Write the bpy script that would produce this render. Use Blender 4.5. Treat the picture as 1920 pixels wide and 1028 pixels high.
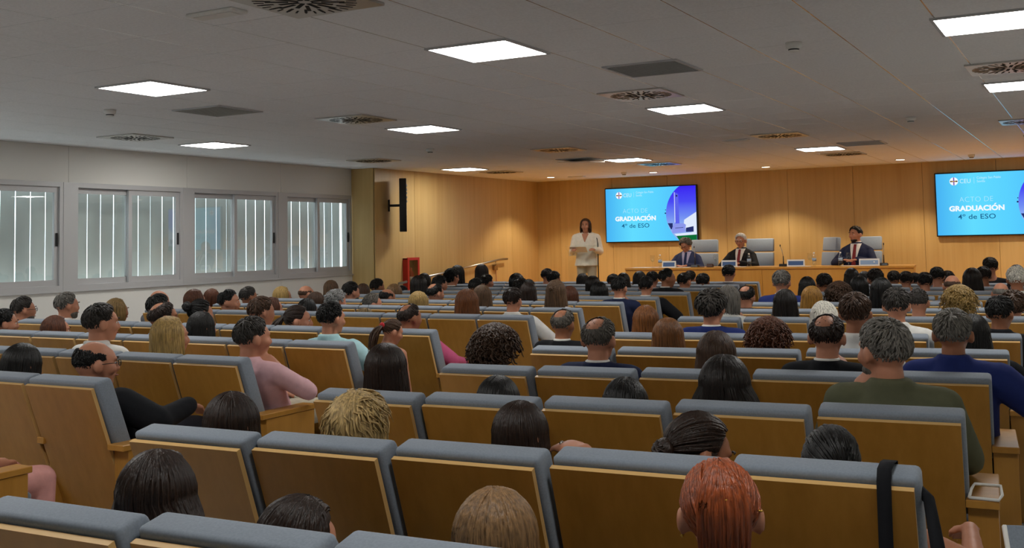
import bpy, bmesh, math, random
import numpy as np
from mathutils import Vector, Matrix, Euler

CAM_LENS, CAM_SHIFT, CEIL_Z, CZC = 37.1305, -0.09583, 2.8821, 1.60
CAM_MATRIX = [[0.873697, 0.048079, 0.484089, 0.0], [0.486063, -0.045544, -0.872736, 0.0], [-0.019914, 0.997805, -0.063161, 1.6], [0.0, 0.0, 0.0, 1.0]]
EXPOSURE, SKY, SCREEN = 0.0, 5.0, 1.0
for o in list(bpy.data.objects): bpy.data.objects.remove(o)
SC = bpy.context.scene
COL = SC.collection
PI = math.pi

# ------------------------------------------------------------------ camera, world, exposure
cam_d = bpy.data.cameras.new('camera'); cam = bpy.data.objects.new('camera', cam_d); COL.objects.link(cam)
cam_d.sensor_width = 36.0; cam_d.lens = CAM_LENS; cam_d.shift_y = CAM_SHIFT
cam.matrix_world = Matrix(CAM_MATRIX)
cam_d.clip_start = .05; cam_d.clip_end = 200
SC.camera = cam
SC.view_settings.view_transform = 'Standard'; SC.view_settings.look = 'None'
SC.view_settings.exposure = EXPOSURE; SC.view_settings.gamma = 1.0
SC.view_settings.use_curve_mapping = False
SC.cycles.use_denoising = True
SC.cycles.max_bounces = 7; SC.cycles.diffuse_bounces = 4; SC.cycles.glossy_bounces = 3
SC.cycles.transparent_max_bounces = 12; SC.cycles.caustics_reflective = False; SC.cycles.caustics_refractive = False
SC.cycles.sample_clamp_indirect = 4.0
W = bpy.data.worlds.new('world'); SC.world = W; W.use_nodes = True
bg = W.node_tree.nodes['Background']; bg.inputs[0].default_value = (.80, .90, 1.0, 1); bg.inputs[1].default_value = SKY
PANEL_E = 25.0        # ceiling light panels
SPOT_W = 140.0        # warm downlights over the stage

# ------------------------------------------------------------------ materials
def lin(h):
    h = h.lstrip('#'); c = [int(h[i:i+2], 16)/255 for i in (0, 2, 4)]
    return tuple(v/12.92 if v <= .04045 else ((v+.055)/1.055)**2.4 for v in c)
MATS = {}
def mat(name, col, rough=.6, metal=0., spec=.5, emit=0., noise=0., nscale=(8, 8, 8), bump=0., sheen=0.):
    if name in MATS: return MATS[name]
    m = bpy.data.materials.new(name); m.use_nodes = True; nt = m.node_tree; b = nt.nodes['Principled BSDF']
    if isinstance(col, str): col = lin(col)
    b.inputs['Base Color'].default_value = (*col, 1); b.inputs['Roughness'].default_value = rough
    b.inputs['Metallic'].default_value = metal; b.inputs['Specular IOR Level'].default_value = spec
    if sheen: b.inputs['Sheen Weight'].default_value = sheen
    if emit:
        b.inputs['Emission Color'].default_value = (*col, 1); b.inputs['Emission Strength'].default_value = emit
    if noise or bump:
        tc = nt.nodes.new('ShaderNodeTexCoord'); mp = nt.nodes.new('ShaderNodeMapping'); mp.inputs['Scale'].default_value = nscale
        nz = nt.nodes.new('ShaderNodeTexNoise'); nz.inputs['Scale'].default_value = 1; nz.inputs['Detail'].default_value = 4
        oi = nt.nodes.new('ShaderNodeObjectInfo'); ml = nt.nodes.new('ShaderNodeMath'); ml.operation = 'MULTIPLY'; ml.inputs[1].default_value = 17
        ad = nt.nodes.new('ShaderNodeVectorMath'); ad.operation = 'ADD'
        L = nt.links; L.new(oi.outputs['Random'], ml.inputs[0]); L.new(tc.outputs['Object'], mp.inputs[0])
        L.new(mp.outputs[0], ad.inputs[0]); L.new(ml.outputs[0], ad.inputs[1]); L.new(ad.outputs[0], nz.inputs['Vector'])
        if noise:
            r = nt.nodes.new('ShaderNodeValToRGB'); r.color_ramp.elements[0].position = .3; r.color_ramp.elements[1].position = .7
            r.color_ramp.elements[0].color = (*[c*(1-noise) for c in col], 1); r.color_ramp.elements[1].color = (*[min(1, c*(1+noise)) for c in col], 1)
            L.new(nz.outputs[0], r.inputs[0]); L.new(r.outputs[0], b.inputs['Base Color'])
        if bump:
            bp = nt.nodes.new('ShaderNodeBump'); bp.inputs['Strength'].default_value = bump; bp.inputs['Distance'].default_value = .01
            L.new(nz.outputs[0], bp.inputs['Height']); L.new(bp.outputs[0], b.inputs['Normal'])
    MATS[name] = m
    return m
def wood(name, c0, c1, scale=(26, 26, 1.1), rough=.38, tone=.08):
    m = bpy.data.materials.new(name); m.use_nodes = True; nt = m.node_tree; b = nt.nodes['Principled BSDF']; L = nt.links
    tc = nt.nodes.new('ShaderNodeTexCoord'); mp = nt.nodes.new('ShaderNodeMapping'); mp.inputs['Scale'].default_value = scale
    oi = nt.nodes.new('ShaderNodeObjectInfo'); ml = nt.nodes.new('ShaderNodeMath'); ml.operation = 'MULTIPLY'; ml.inputs[1].default_value = 31
    ad = nt.nodes.new('ShaderNodeVectorMath'); ad.operation = 'ADD'
    nz = nt.nodes.new('ShaderNodeTexNoise'); nz.inputs['Scale'].default_value = 1; nz.inputs['Detail'].default_value = 5; nz.inputs['Roughness'].default_value = .6
    n2 = nt.nodes.new('ShaderNodeTexNoise'); n2.inputs['Scale'].default_value = .16; n2.inputs['Detail'].default_value = 1
    mx = nt.nodes.new('ShaderNodeMath'); mx.operation = 'ADD'; m2 = nt.nodes.new('ShaderNodeMath'); m2.operation = 'MULTIPLY_ADD'; m2.inputs[1].default_value = tone*2; m2.inputs[2].default_value = -tone
    r = nt.nodes.new('ShaderNodeValToRGB'); r.color_ramp.elements[0].position = .25; r.color_ramp.elements[1].position = .75
    r.color_ramp.elements[0].color = (*lin(c0), 1); r.color_ramp.elements[1].color = (*lin(c1), 1)
    mean = nt.nodes.new('ShaderNodeMath'); mean.operation = 'MULTIPLY_ADD'; mean.inputs[1].default_value = .6
    s2 = nt.nodes.new('ShaderNodeMath'); s2.operation = 'MULTIPLY'; s2.inputs[1].default_value = .4
    L.new(tc.outputs['Object'], mp.inputs[0]); L.new(oi.outputs['Random'], ml.inputs[0]); L.new(mp.outputs[0], ad.inputs[0]); L.new(ml.outputs[0], ad.inputs[1])
    L.new(ad.outputs[0], nz.inputs['Vector']); L.new(ad.outputs[0], n2.inputs['Vector'])
    L.new(n2.outputs[0], s2.inputs[0]); L.new(nz.outputs[0], mean.inputs[0]); L.new(s2.outputs[0], mean.inputs[2])
    L.new(oi.outputs['Random'], m2.inputs[0]); L.new(mean.outputs[0], mx.inputs[0]); L.new(m2.outputs[0], mx.inputs[1])
    L.new(mx.outputs[0], r.inputs[0]); L.new(r.outputs[0], b.inputs['Base Color'])
    b.inputs['Roughness'].default_value = rough; b.inputs['Specular IOR Level'].default_value = .4
    MATS[name] = m
    return m
def glass(name, tint=(.93, .96, .96), refl=1.0, ior=1.45, rough=.0):
    m = bpy.data.materials.new(name); m.use_nodes = True; nt = m.node_tree; nt.nodes.remove(nt.nodes['Principled BSDF']); L = nt.links
    out = nt.nodes['Material Output']; t = nt.nodes.new('ShaderNodeBsdfTransparent'); t.inputs[0].default_value = (*tint, 1)
    g = nt.nodes.new('ShaderNodeBsdfGlossy'); g.inputs['Roughness'].default_value = rough; g.inputs[0].default_value = (1, 1, 1, 1)
    f = nt.nodes.new('ShaderNodeFresnel'); f.inputs[0].default_value = ior; k = nt.nodes.new('ShaderNodeMath'); k.operation = 'MULTIPLY'; k.inputs[1].default_value = refl; k.use_clamp = True
    mx = nt.nodes.new('ShaderNodeMixShader'); gm = nt.nodes.new('ShaderNodeNewGeometry'); iv = nt.nodes.new('ShaderNodeMath'); iv.operation = 'SUBTRACT'; iv.inputs[0].default_value = 1; L.new(gm.outputs['Backfacing'], iv.inputs[1]); k2 = nt.nodes.new('ShaderNodeMath'); k2.operation = 'MULTIPLY'
    L.new(f.outputs[0], k.inputs[0]); L.new(k.outputs[0], k2.inputs[0]); L.new(iv.outputs[0], k2.inputs[1]); L.new(k2.outputs[0], mx.inputs[0]); L.new(t.outputs[0], mx.inputs[1]); L.new(g.outputs[0], mx.inputs[2]); L.new(mx.outputs[0], out.inputs[0])
    MATS[name] = m
    return m
def emis(name, col, s=1.0):
    if name in MATS: return MATS[name]
    m = bpy.data.materials.new(name); m.use_nodes = True; nt = m.node_tree; nt.nodes.remove(nt.nodes['Principled BSDF'])
    e = nt.nodes.new('ShaderNodeEmission'); e.inputs[0].default_value = (*(lin(col) if isinstance(col, str) else col), 1); e.inputs[1].default_value = s
    nt.links.new(e.outputs[0], nt.nodes['Material Output'].inputs[0]); MATS[name] = m
    return m

M_WALLWOOD = wood('beech_wall_veneer', '#bd9a5c', '#d6b67a', (14, 14, .5), .42, .10)
M_SEATWOOD = wood('beech_seat_veneer', '#a0702a', '#bb873c', (22, 22, 1.0), .34, .14)
M_EDGE = mat('plywood_edge', '#d2aa6c', .45)
M_DESKWOOD = wood('beech_desk_veneer', '#c48a36', '#d6a04c', (16, 16, 1.0), .35, .05)
M_FABRIC = mat('grey_seat_fabric', (.215, .25, .295), .85, spec=.2, noise=.10, nscale=(160, 160, 160), sheen=.2)
M_WHITE = mat('white_wall_paint', '#e6e4dd', .7, spec=.3)
M_CEIL = mat('mineral_ceiling_tile', '#f2f2f1', .85, spec=.2, noise=.05, nscale=(60, 60, 60))
M_GROOVE = mat('ceiling_groove', '#6e6c68', .9)
M_RUNNER = mat('ceiling_runner_metal', '#c9c9c6', .22, metal=1.)
M_ALU = mat('window_aluminium', '#c2c2c2', .5, metal=.2)
M_ALUD = mat('window_track_dark', '#3a3b3c', .5)
M_BLACK = mat('black_plastic', '#0b0b0c', .4)
M_FLOOR = mat('grey_vinyl_floor', '#b3b4b6', .5, noise=.06, nscale=(20, 20, 20))
M_SLAT = mat('grey_louvre_slat', '#b4b9b4', .55, noise=.06, nscale=(4, 4, 2))
M_PANE = glass('window_glass', (.95, .975, .97), 1.8, 1.5)
M_ACRYL = glass('clear_acrylic', (.96, .97, .96), 1.0, 1.45, .02)
M_CLEAR = glass('clear_drinking_glass', (.93, .95, .95), 1.8, 1.5)
M_METAL = mat('brushed_steel', '#b8b4ac', .3, metal=1.)
M_DARKMET = mat('dark_metal', '#1a1a1c', .35, metal=.6)
M_PANEL = emis('lit_light_panel', (1.0, .985, .95), PANEL_E)
M_WARM = emis('lit_downlight_lens', (1.0, .86, .62), 9.0)
M_PAPER = mat('white_paper', '#e9e8e2', .7)

# ------------------------------------------------------------------ mesh helpers
def link(name, mesh, mats, parent=None, loc=(0, 0, 0), rot=(0, 0, 0), scale=None):
    o = bpy.data.objects.new(name, mesh); COL.objects.link(o); o.location = loc; o.rotation_euler = rot
    if scale: o.scale = scale
    if parent is not None: o.parent = parent
    if mesh is not None and mats is not None:
        if not isinstance(mats, (list, tuple)): mats = [mats]
        if not len(mesh.materials):
            for m in mats: mesh.materials.append(m)
        else:
            for i, m in enumerate(mats):
                if mesh.materials[i] is not m:
                    o.material_slots[i].link = 'OBJECT'; o.material_slots[i].material = m
    return o
def tag(o, label, cat, group=None):
    o['label'] = label; o['category'] = cat
    if group: o['group'] = group
    return o
def empty(name, loc, label, cat, group=None, rotz=0):
    o = bpy.data.objects.new(name, None); COL.objects.link(o); o.location = loc; o.rotation_euler = (0, 0, rotz); o.empty_display_size = .1
    return tag(o, label, cat, group)
def struct(o):
    o['kind'] = 'structure'; return o
def pyd(name, v, f, smooth=False):
    me = bpy.data.meshes.new(name); me.from_pydata([tuple(map(float, p)) for p in v], [], [tuple(map(int, q)) for q in f]); me.update()
    if smooth: me.polygons.foreach_set('use_smooth', [True]*len(me.polygons))
    return me
BOXC = {}
def box(sx, sy, sz, bev=0., seg=1, smooth=False):
    key = (round(sx, 4), round(sy, 4), round(sz, 4), bev, seg)
    if key in BOXC: return BOXC[key]
    bm = bmesh.new(); bmesh.ops.create_cube(bm, size=1); bmesh.ops.scale(bm, vec=(sx, sy, sz), verts=bm.verts)
    if bev: bmesh.ops.bevel(bm, geom=bm.edges[:], offset=bev, segments=seg, affect='EDGES', profile=.5)
    me = bpy.data.meshes.new('block'); bm.to_mesh(me); bm.free()
    if seg > 1: me.polygons.foreach_set('use_smooth', [True]*len(me.polygons))
    BOXC[key] = me
    return me
def boxes(lst):
    """several boxes (x0,y0,z0,x1,y1,z1) as one mesh (one part)"""
    v, f = [], []
    for x0, y0, z0, x1, y1, z1 in lst:
        n = len(v); v += [(x0, y0, z0), (x1, y0, z0), (x1, y1, z0), (x0, y1, z0), (x0, y0, z1), (x1, y0, z1), (x1, y1, z1), (x0, y1, z1)]
        f += [(n, n+3, n+2, n+1), (n+4, n+5, n+6, n+7), (n, n+1, n+5, n+4), (n+1, n+2, n+6, n+5), (n+2, n+3, n+7, n+6), (n+3, n, n+4, n+7)]
    return pyd('blocks', v, f)
def prism(profile, width, axis='x', bev=0., seg=2, smooth=False, edge_slot=False):
    """closed (y,z) profile extruded along x by width, centred"""
    bm = bmesh.new(); n = len(profile)
    a = [bm.verts.new((-width/2, p[0], p[1])) for p in profile]; b = [bm.verts.new((width/2, p[0], p[1])) for p in profile]
    bm.faces.new(a); bm.faces.new(b[::-1])
    for i in range(n): bm.faces.new((a[i], b[i], b[(i+1) % n], a[(i+1) % n]))
    bmesh.ops.recalc_face_normals(bm, faces=bm.faces)
    if edge_slot:
        for fc in bm.faces:
            if fc.calc_area() < edge_slot: fc.material_index = 1
    if bev: bmesh.ops.bevel(bm, geom=bm.edges[:], offset=bev, segments=seg, affect='EDGES', profile=.5)
    me = bpy.data.meshes.new('prism'); bm.to_mesh(me); bm.free()
    if smooth: me.polygons.foreach_set('use_smooth', [True]*len(me.polygons))
    return me
def lathe(prof, n=24, smooth=True):
    """(r,z) profile turned about z"""
    v, f = [], []
    for r, z in prof:
        for k in range(n): v.append((r*math.cos(2*PI*k/n), r*math.sin(2*PI*k/n), z))
    for i in range(len(prof)-1):
        for k in range(n): f.append((i*n+k, i*n+(k+1) % n, (i+1)*n+(k+1) % n, (i+1)*n+k))
    if prof[0][0] > 1e-5: f.append(tuple(range(n))[::-1])
    if prof[-1][0] > 1e-5: f.append(tuple((len(prof)-1)*n+k for k in range(n)))
    return pyd('turned', v, f, smooth)
def tube(pts, r, n=8):
    pts = [Vector(p) for p in pts]; v, f = [], []; rr = r if isinstance(r, (list, tuple)) else [r]*len(pts)
    for i, p in enumerate(pts):
        d = (pts[min(i+1, len(pts)-1)]-pts[max(i-1, 0)]).normalized()
        a = d.cross(Vector((0, 0, 1))); a = a if a.length > .05 else d.cross(Vector((1, 0, 0))); a.normalize(); b = d.cross(a)
        for k in range(n): v.append(p+(a*math.cos(2*PI*k/n)+b*math.sin(2*PI*k/n))*rr[i])
    for i in range(len(pts)-1):
        for k in range(n): f.append((i*n+k, i*n+(k+1) % n, (i+1)*n+(k+1) % n, (i+1)*n+k))
    f += [tuple(range(n))[::-1], tuple((len(pts)-1)*n+k for k in range(n))]
    return pyd('tube', v, f, True)

# ------------------------------------------------------------------ the room
XL, XLW, XR, YF, YB, ZC, ZS = -10.92, -10.47, 1.42, 19.96, -3.2, CEIL_Z, .37
struct(link('floor', boxes([(XL-.4, YB, -.1, XR, 20.2, 0)]), M_FLOOR))
# stage: a low platform across the front, its front clad in wood
stage = struct(link('trim_1', boxes([(XLW, 16.25, 0, XR, YF, ZS)]), M_DESKWOOD)); stage['label'] = 'low wooden stage platform'
# front wall: backing plus veneer panels
def panel_wall(name, length, height, starts, matw, loc, rotz, depth=.018, gap=.004, back=.1, backmat=None):
    w = struct(link(name, boxes([(0, 0, 0, length, back, height)]), backmat or M_GROOVE, None, loc, (0, 0, rotz)))
    for a, b in zip(starts[:-1], starts[1:]):
        link('panel', box(round(b-a-gap, 4), depth, height, .0025), matw, w, ((a+b)/2, -depth/2, height/2))
    return w
st = [0.] + [.55+1.2*i for i in range(10)]; st = [s for s in st if s < XR-XLW-.2]+[XR-XLW]
panel_wall('wall_front', XR-XLW, ZC, st, M_WALLWOOD, (XLW, YF, 0), 0)
# wood clad part of the left wall, stepping in from the window wall (pillar face towards the audience)
ylen = YF-14.15; n = 5
panel_wall('wall_left', ylen, ZC, [ylen*i/n for i in range(n+1)], M_WALLWOOD, (XLW, 14.15, 0), PI/2)
panel_wall('wall_pillar', XLW-XL, ZC, [0, XLW-XL], M_WALLWOOD, (XL, 14.15, 0), 0)
struct(link('wall_right', boxes([(XR, YB, 0, XR+.1, 20.2, ZC)]), M_WHITE))
struct(link('wall_back', boxes([(XL-.4, YB-.1, 0, XR+.1, YB, ZC)]), M_WHITE))
# white window wall: sill wall, head wall, plastered panels
WZ0, WZ1 = 1.135, 2.44
WS = [8.58+1.906*(i) for i in range(-6, 4)]        # mullion centres along y
ww = struct(link('wall_window_side', boxes([(XL-.25, YB, 0, XL-.02, 14.15, WZ0), (XL-.25, YB, WZ1, XL-.02, 14.15, ZC+.02)]), M_WHITE))
ys = [YB]+[y for y in WS if y > YB+.3]+[14.15]
for a, b in zip(ys[:-1], ys[1:]):
    for z0, z1 in ((0, WZ0), (WZ1, ZC)):
        link('panel', box(.02, round(b-a-.003, 4), round(z1-z0, 4), .0015), M_WHITE, ww, (XL-.01, (a+b)/2, (z0+z1)/2))
link('window_sill', boxes([(XL-.02, YB, WZ0-.022, XL+.03, 14.13, WZ0)]), M_ALU, ww)

def window(n, y0, y1):
    """sliding window of two sashes in an aluminium frame, vertical louvre slats outside"""
    w = struct(link('window_%d' % n, boxes([(-.10, 0, 0, .015, y1-y0, .06), (-.10, 0, WZ1-WZ0-.06, .015, y1-y0, WZ1-WZ0), (-.10, 0, .06, .015, .05, WZ1-WZ0-.06), (-.10, y1-y0-.05, .06, .015, y1-y0, WZ1-WZ0-.06)]), M_ALU, None, (XL, y0, WZ0)))
    w['label'] = 'aluminium sliding window with louvres outside'
    L = y1-y0; H = WZ1-WZ0
    for k, (a, b, x) in enumerate(((.05, L/2+.03, -.075), (L/2-.03, L-.05, -.03))):
        s = link('sash', boxes([(-.018, 0, 0, .018, b-a, .07), (-.018, 0, H-.19, .018, b-a, H-.12), (-.018, 0, .07, .018, .055, H-.19), (-.018, b-a-.055, .07, .018, b-a, H-.19)]), M_ALU, w, (x, a, .06))
        link('pane', boxes([(-.004, .055, .07, .002, b-a-.055, H-.19)]), M_PANE, s)
        if k: link('handle', box(.02, .025, .16, .004), M_BLACK, s, (.026, b-a-.028, .55))
        else:
            link('track_block', box(.03, .05, .06, .004), M_BLACK, s, (.04, b-a-.03, .03)); link('track_block', box(.03, .05, .06, .004), M_BLACK, s, (.04, b-a-.03, H-.13))
    return w
NW = 0
for a, b in zip(WS[:-1], WS[1:]):
    if a < 4.0: continue
    NW += 1; wn = window(NW, a+.08, b-.08 if b < 14 else 14.12)
    tr = struct(link('trim_%d' % (NW+1), boxes([(XL-.12, a-.08, WZ0, XL+.02, a+.08, WZ1)]), M_ALU))
    k0 = math.ceil((a-4.93)/.2); y = 4.93+.2*k0
    gap = random.Random(NW)
    while y < b-.02:
        g = .010 if k0 % 4 else .007; k0 += 1; wide = y > 13.85; F = 1.046
        link('slat', box(.006, .2*F-g if not wide else .13, 1.95, .0015), M_SLAT, wn, (-.60, (y+.1)*F-(a+.08)+(.0 if not wide else .02), .60), (0, 0, gap.uniform(-.03, .03)))
        y += .2
# solid rest of the window wall behind the viewer
struct(link('wall_left_rear', boxes([(XL-.2, YB, WZ0-.01, XL-.02, 4.9, WZ1+.01)]), M_WHITE))

# ceiling: slab, tiles one by one (nearest 300 in view), rest as one part, metal runners
ceil = struct(link('ceiling', boxes([(XL-.4, YB, ZC+.012, XR+.1, 20.2, ZC+.12)]), M_GROOVE))
TX, TY, TX0, TY0 = .6, .64, -.80, 5.72
def tile_mesh(w, d, items):
    v, f = [], []
    for cx, cy in items:
        n = len(v); h = .005; g = .0018; b = .004
        for z, e in ((.012, g), (h*.4, g), (0, g+b)):
            for sx, sy in ((-1, -1), (1, -1), (1, 1), (-1, 1)): v.append((cx+sx*(w/2-e), cy+sy*(d/2-e), z))
        for r in (0, 4):
            for k in range(4): f.append((n+r+k, n+r+4+k, n+r+4+(k+1) % 4, n+r+(k+1) % 4))
        f.append((n+8, n+11, n+10, n+9))
    return pyd('tile', v, f)
tiles = []
for i in range(-20, 5):
    for j in range(-15, 24):
        x0, y0 = TX0+TX*i, TY0+TY*j
        xa, xb, ya, yb = max(x0, XL), min(x0+TX, XR), max(y0, YB), min(y0+TY, YF)
        if xb-xa > .05 and yb-ya > .05: tiles.append(((xa+xb)/2, (ya+yb)/2, xb-xa, yb-ya))
CI = Matrix(CAM_MATRIX).inverted()
def inview(x, y, z, m=.08):
    p = CI @ Vector((x, y, z))
    if p.z > -.3: return False
    u = p.x/-p.z*CAM_LENS/36; v = p.y/-p.z*CAM_LENS/36
    return abs(u) < .5+m and abs(v-CAM_SHIFT) < .268+m
vis = sorted([t for t in tiles if inview(t[0], t[1], ZC, .03)], key=lambda t: t[0]**2+t[1]**2)
near = vis[:290]; nearset = set(near)
TM = {}
for cx, cy, w, d in near:
    k = (round(w, 3), round(d, 3))
    if k not in TM: TM[k] = tile_mesh(w, d, [(0, 0)])
    link('tile', TM[k], M_CEIL, ceil, (cx, cy, ZC))
bulk = {}
v, f = [], []
rest = [t for t in tiles if t not in nearset]
for cx, cy, w, d in rest:
    me = tile_mesh(w, d, [(cx, cy)]); n = len(v); v += [p.co.copy() for p in me.vertices]; f += [[q+n for q in p.vertices] for p in me.polygons]; bpy.data.meshes.remove(me)
o = link('tile', pyd('tiles', v, f), M_CEIL, ceil, (0, 0, ZC)); o['kind'] = 'stuff'
for i in range(-16, 4):
    x = TX0+TX*i
    if XL < x < XR: link('runner', box(.013, 23, .004), M_RUNNER, ceil, (x, (YB+YF)/2, ZC+.003))

# ------------------------------------------------------------------ auditorium seats
YK = [1.66, 2.67, 3.68, 4.69, 5.70, 6.72, 8.28, 9.30, 10.32, 11.35, 12.40, 13.42, 14.42, 15.42]
def slope(k): return min(.018+.005*k, .04)
def rowy(k, x): return YK[k]+slope(k)*max(0, x+5)**2
ORD = ['first', 'second', 'third', 'fourth', 'fifth', 'sixth', 'seventh', 'eighth', 'ninth', 'tenth', 'eleventh', 'twelfth', 'thirteenth', 'fourteenth', 'fifteenth']
NUM = ['one', 'two', 'three', 'four', 'five', 'six', 'seven', 'eight', 'nine', 'ten', 'eleven', 'twelve', 'thirteen', 'fourteen']
me_panel = prism([(0, .905), (.247, .225), (.266, .232), (.019, .912)], .506, edge_slot=.02)
me_panel.name = 'seat_back_panel'
me_cush = prism([(.014, .938), (.112, .958), (.13, .93), (.262, .58), (.172, .545), (.026, .905)], .520, bev=.016, seg=3, smooth=True)
me_seat = prism([(.20, .36), (.68, .39), (.70, .46), (.66, .485), (.22, .45)], .48, bev=.02, seg=3, smooth=True)
me_arm = prism([(.10, .585), (.60, .585), (.60, .62), (.10, .62)], .055, bev=.003, seg=1)
me_side = prism([(.185, 0), (.56, 0), (.56, .583), (.165, .583)], .026, bev=.002, seg=1, edge_slot=.03)
me_armw = prism([(.10, .59), (.60, .59), (.60, .62), (.10, .62)], .115, bev=.003, seg=1); me_sidew = prism([(.16, 0), (.58, 0), (.58, .588), (.14, .588)], .105, bev=.002, seg=1)
PITCH, XA_L, XA_R = .536, -4.432, -3.132
def make_seat(k, x, last, label):
    y = rowy(k, x); a = .35*math.atan(2*slope(k)*max(0, x+5))
    r = empty('auditorium_seat', (x, y-.045, 0), label, 'seat', 'auditorium seats in rows', a)
    link('back_panel', me_panel, [M_SEATWOOD, M_EDGE], r, (-.007, 0, 0)); link('back_cushion', me_cush, M_FABRIC, r); link('seat_cushion', me_seat, M_FABRIC, r)
    link('armrest', me_arm, M_SEATWOOD, r, (-.265, 0, 0)); link('side_panel', me_side, [M_SEATWOOD, M_EDGE], r, (-.265, 0, 0))
    if last: link('armrest', me_armw, M_SEATWOOD, r, (.305, 0, 0)); link('side_panel', me_sidew, M_SEATWOOD, r, (.305, 0, 0))
    return r
for k in range(14):
    for i in range(5):
        x = XA_R+PITCH*(i+.5)
        if k == 13: continue
        if not (inview(x, rowy(k, x), .95, .10)): continue
        make_seat(k, x, i == 4, 'grey and beech auditorium seat, row %s from the viewer, %s right of the central aisle' % (NUM[k], ORD[i]))
    for i in range(9):
        x = XA_L-PITCH*(i+.5)
        if not (inview(x, rowy(k, x), .95, .10) or inview(x+.35, rowy(k, x)+.5, .55, .02)): continue
        make_seat(k, x, i == 0, 'grey and beech auditorium seat, row %s from the viewer, %s left of the central aisle' % (NUM[k], ORD[i]))

# ------------------------------------------------------------------ people
SKIN = {'fair': mat('skin_fair', '#b97f63', .5, spec=.35, noise=.04, nscale=(30, 30, 30)), 'tan': mat('skin_tan', '#9a6548', .5, spec=.35, noise=.04, nscale=(30, 30, 30))}
def hairmat(name, col, rough=.38, n=.5):
    return mat('hair_'+name, col, rough+.05, spec=.36, noise=n, nscale=(120, 120, 10), bump=.45)
HAIR = {k: hairmat(k, tuple((q/255)**2.2 for q in c), r) for k, c, r in (
    ('black', (18, 16, 14), .36), ('darkbrown', (42, 29, 21), .36), ('darkbrown2', (29, 22, 17), .36), ('brown', (70, 50, 36), .42), ('brown2', (92, 69, 48), .42), ('redbrown', (86, 50, 31), .42),
    ('auburn', (136, 68, 36), .34), ('auburn2', (120, 74, 36), .4), ('auburn3', (108, 64, 32), .4), ('chestnut', (112, 71, 36), .36), ('lightbrown', (124, 95, 64), .38), ('dkblonde', (122, 97, 58), .42),
    ('blonde', (178, 150, 100), .45), ('blonde2', (160, 131, 78), .42), ('blonde3', (156, 112, 48), .42), ('grey', (112, 108, 101), .5), ('grey2', (86, 81, 74), .5), ('grey3', (102, 98, 92), .5),
    ('darkgrey', (58, 54, 50), .48), ('darkgrey2', (48, 43, 39), .48), ('silver', (150, 150, 148), .5), ('white', (214, 208, 196), .5), ('snow', (236, 232, 224), .5))}
CLOTH = {k: mat('cloth_'+k, c, .85, spec=.2, noise=.06, nscale=(25, 25, 25), bump=.15) for k, c in (
    ('black', '#15161a'), ('grey', '#6c6d72'), ('cream', '#c9bda4'), ('navy', '#1d2440'), ('blue', '#23306a'), ('olive', '#5a5b45'), ('pink', '#d3a9ad'), ('magenta', '#c2587e'),
    ('white', '#dedcd6'), ('teal', '#a9cfd3'), ('ltblue', '#8fa3c0'), ('lilac', '#a9a6c4'), ('charcoal', '#20222a'), ('trouser', '#2a2b33'), ('beige', '#b9b09c'), ('navysuit', '#2b3558'), ('ivory', '#e8e2d2'), ('lace', '#d49a94'))}
M_FLORAL = mat('cloth_floral', '#d8cfc6', .85)
_nt = M_FLORAL.node_tree; _v = _nt.nodes.new('ShaderNodeTexVoronoi'); _v.inputs['Scale'].default_value = 24; _r = _nt.nodes.new('ShaderNodeValToRGB'); _t = _nt.nodes.new('ShaderNodeTexCoord')
_r.color_ramp.interpolation = 'CONSTANT'; _e = _r.color_ramp.elements; _e[0].color = (.75, .70, .66, 1); _e[1].position = .55; _e[1].color = (.06, .07, .10, 1); _x = _e.new(.75); _x.color = (.55, .18, .10, 1)
_nt.links.new(_t.outputs['Object'], _v.inputs['Vector']); _nt.links.new(_v.outputs['Color'], _r.inputs[0]); _nt.links.new(_r.outputs[0], _nt.nodes['Principled BSDF'].inputs['Base Color'])
CLOTH['floral'] = M_FLORAL; CLOTH['red'] = mat('cloth_red', '#c5202c', .7); CLOTH['wine'] = mat('cloth_wine', (.20, .010, .014), .7)

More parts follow.
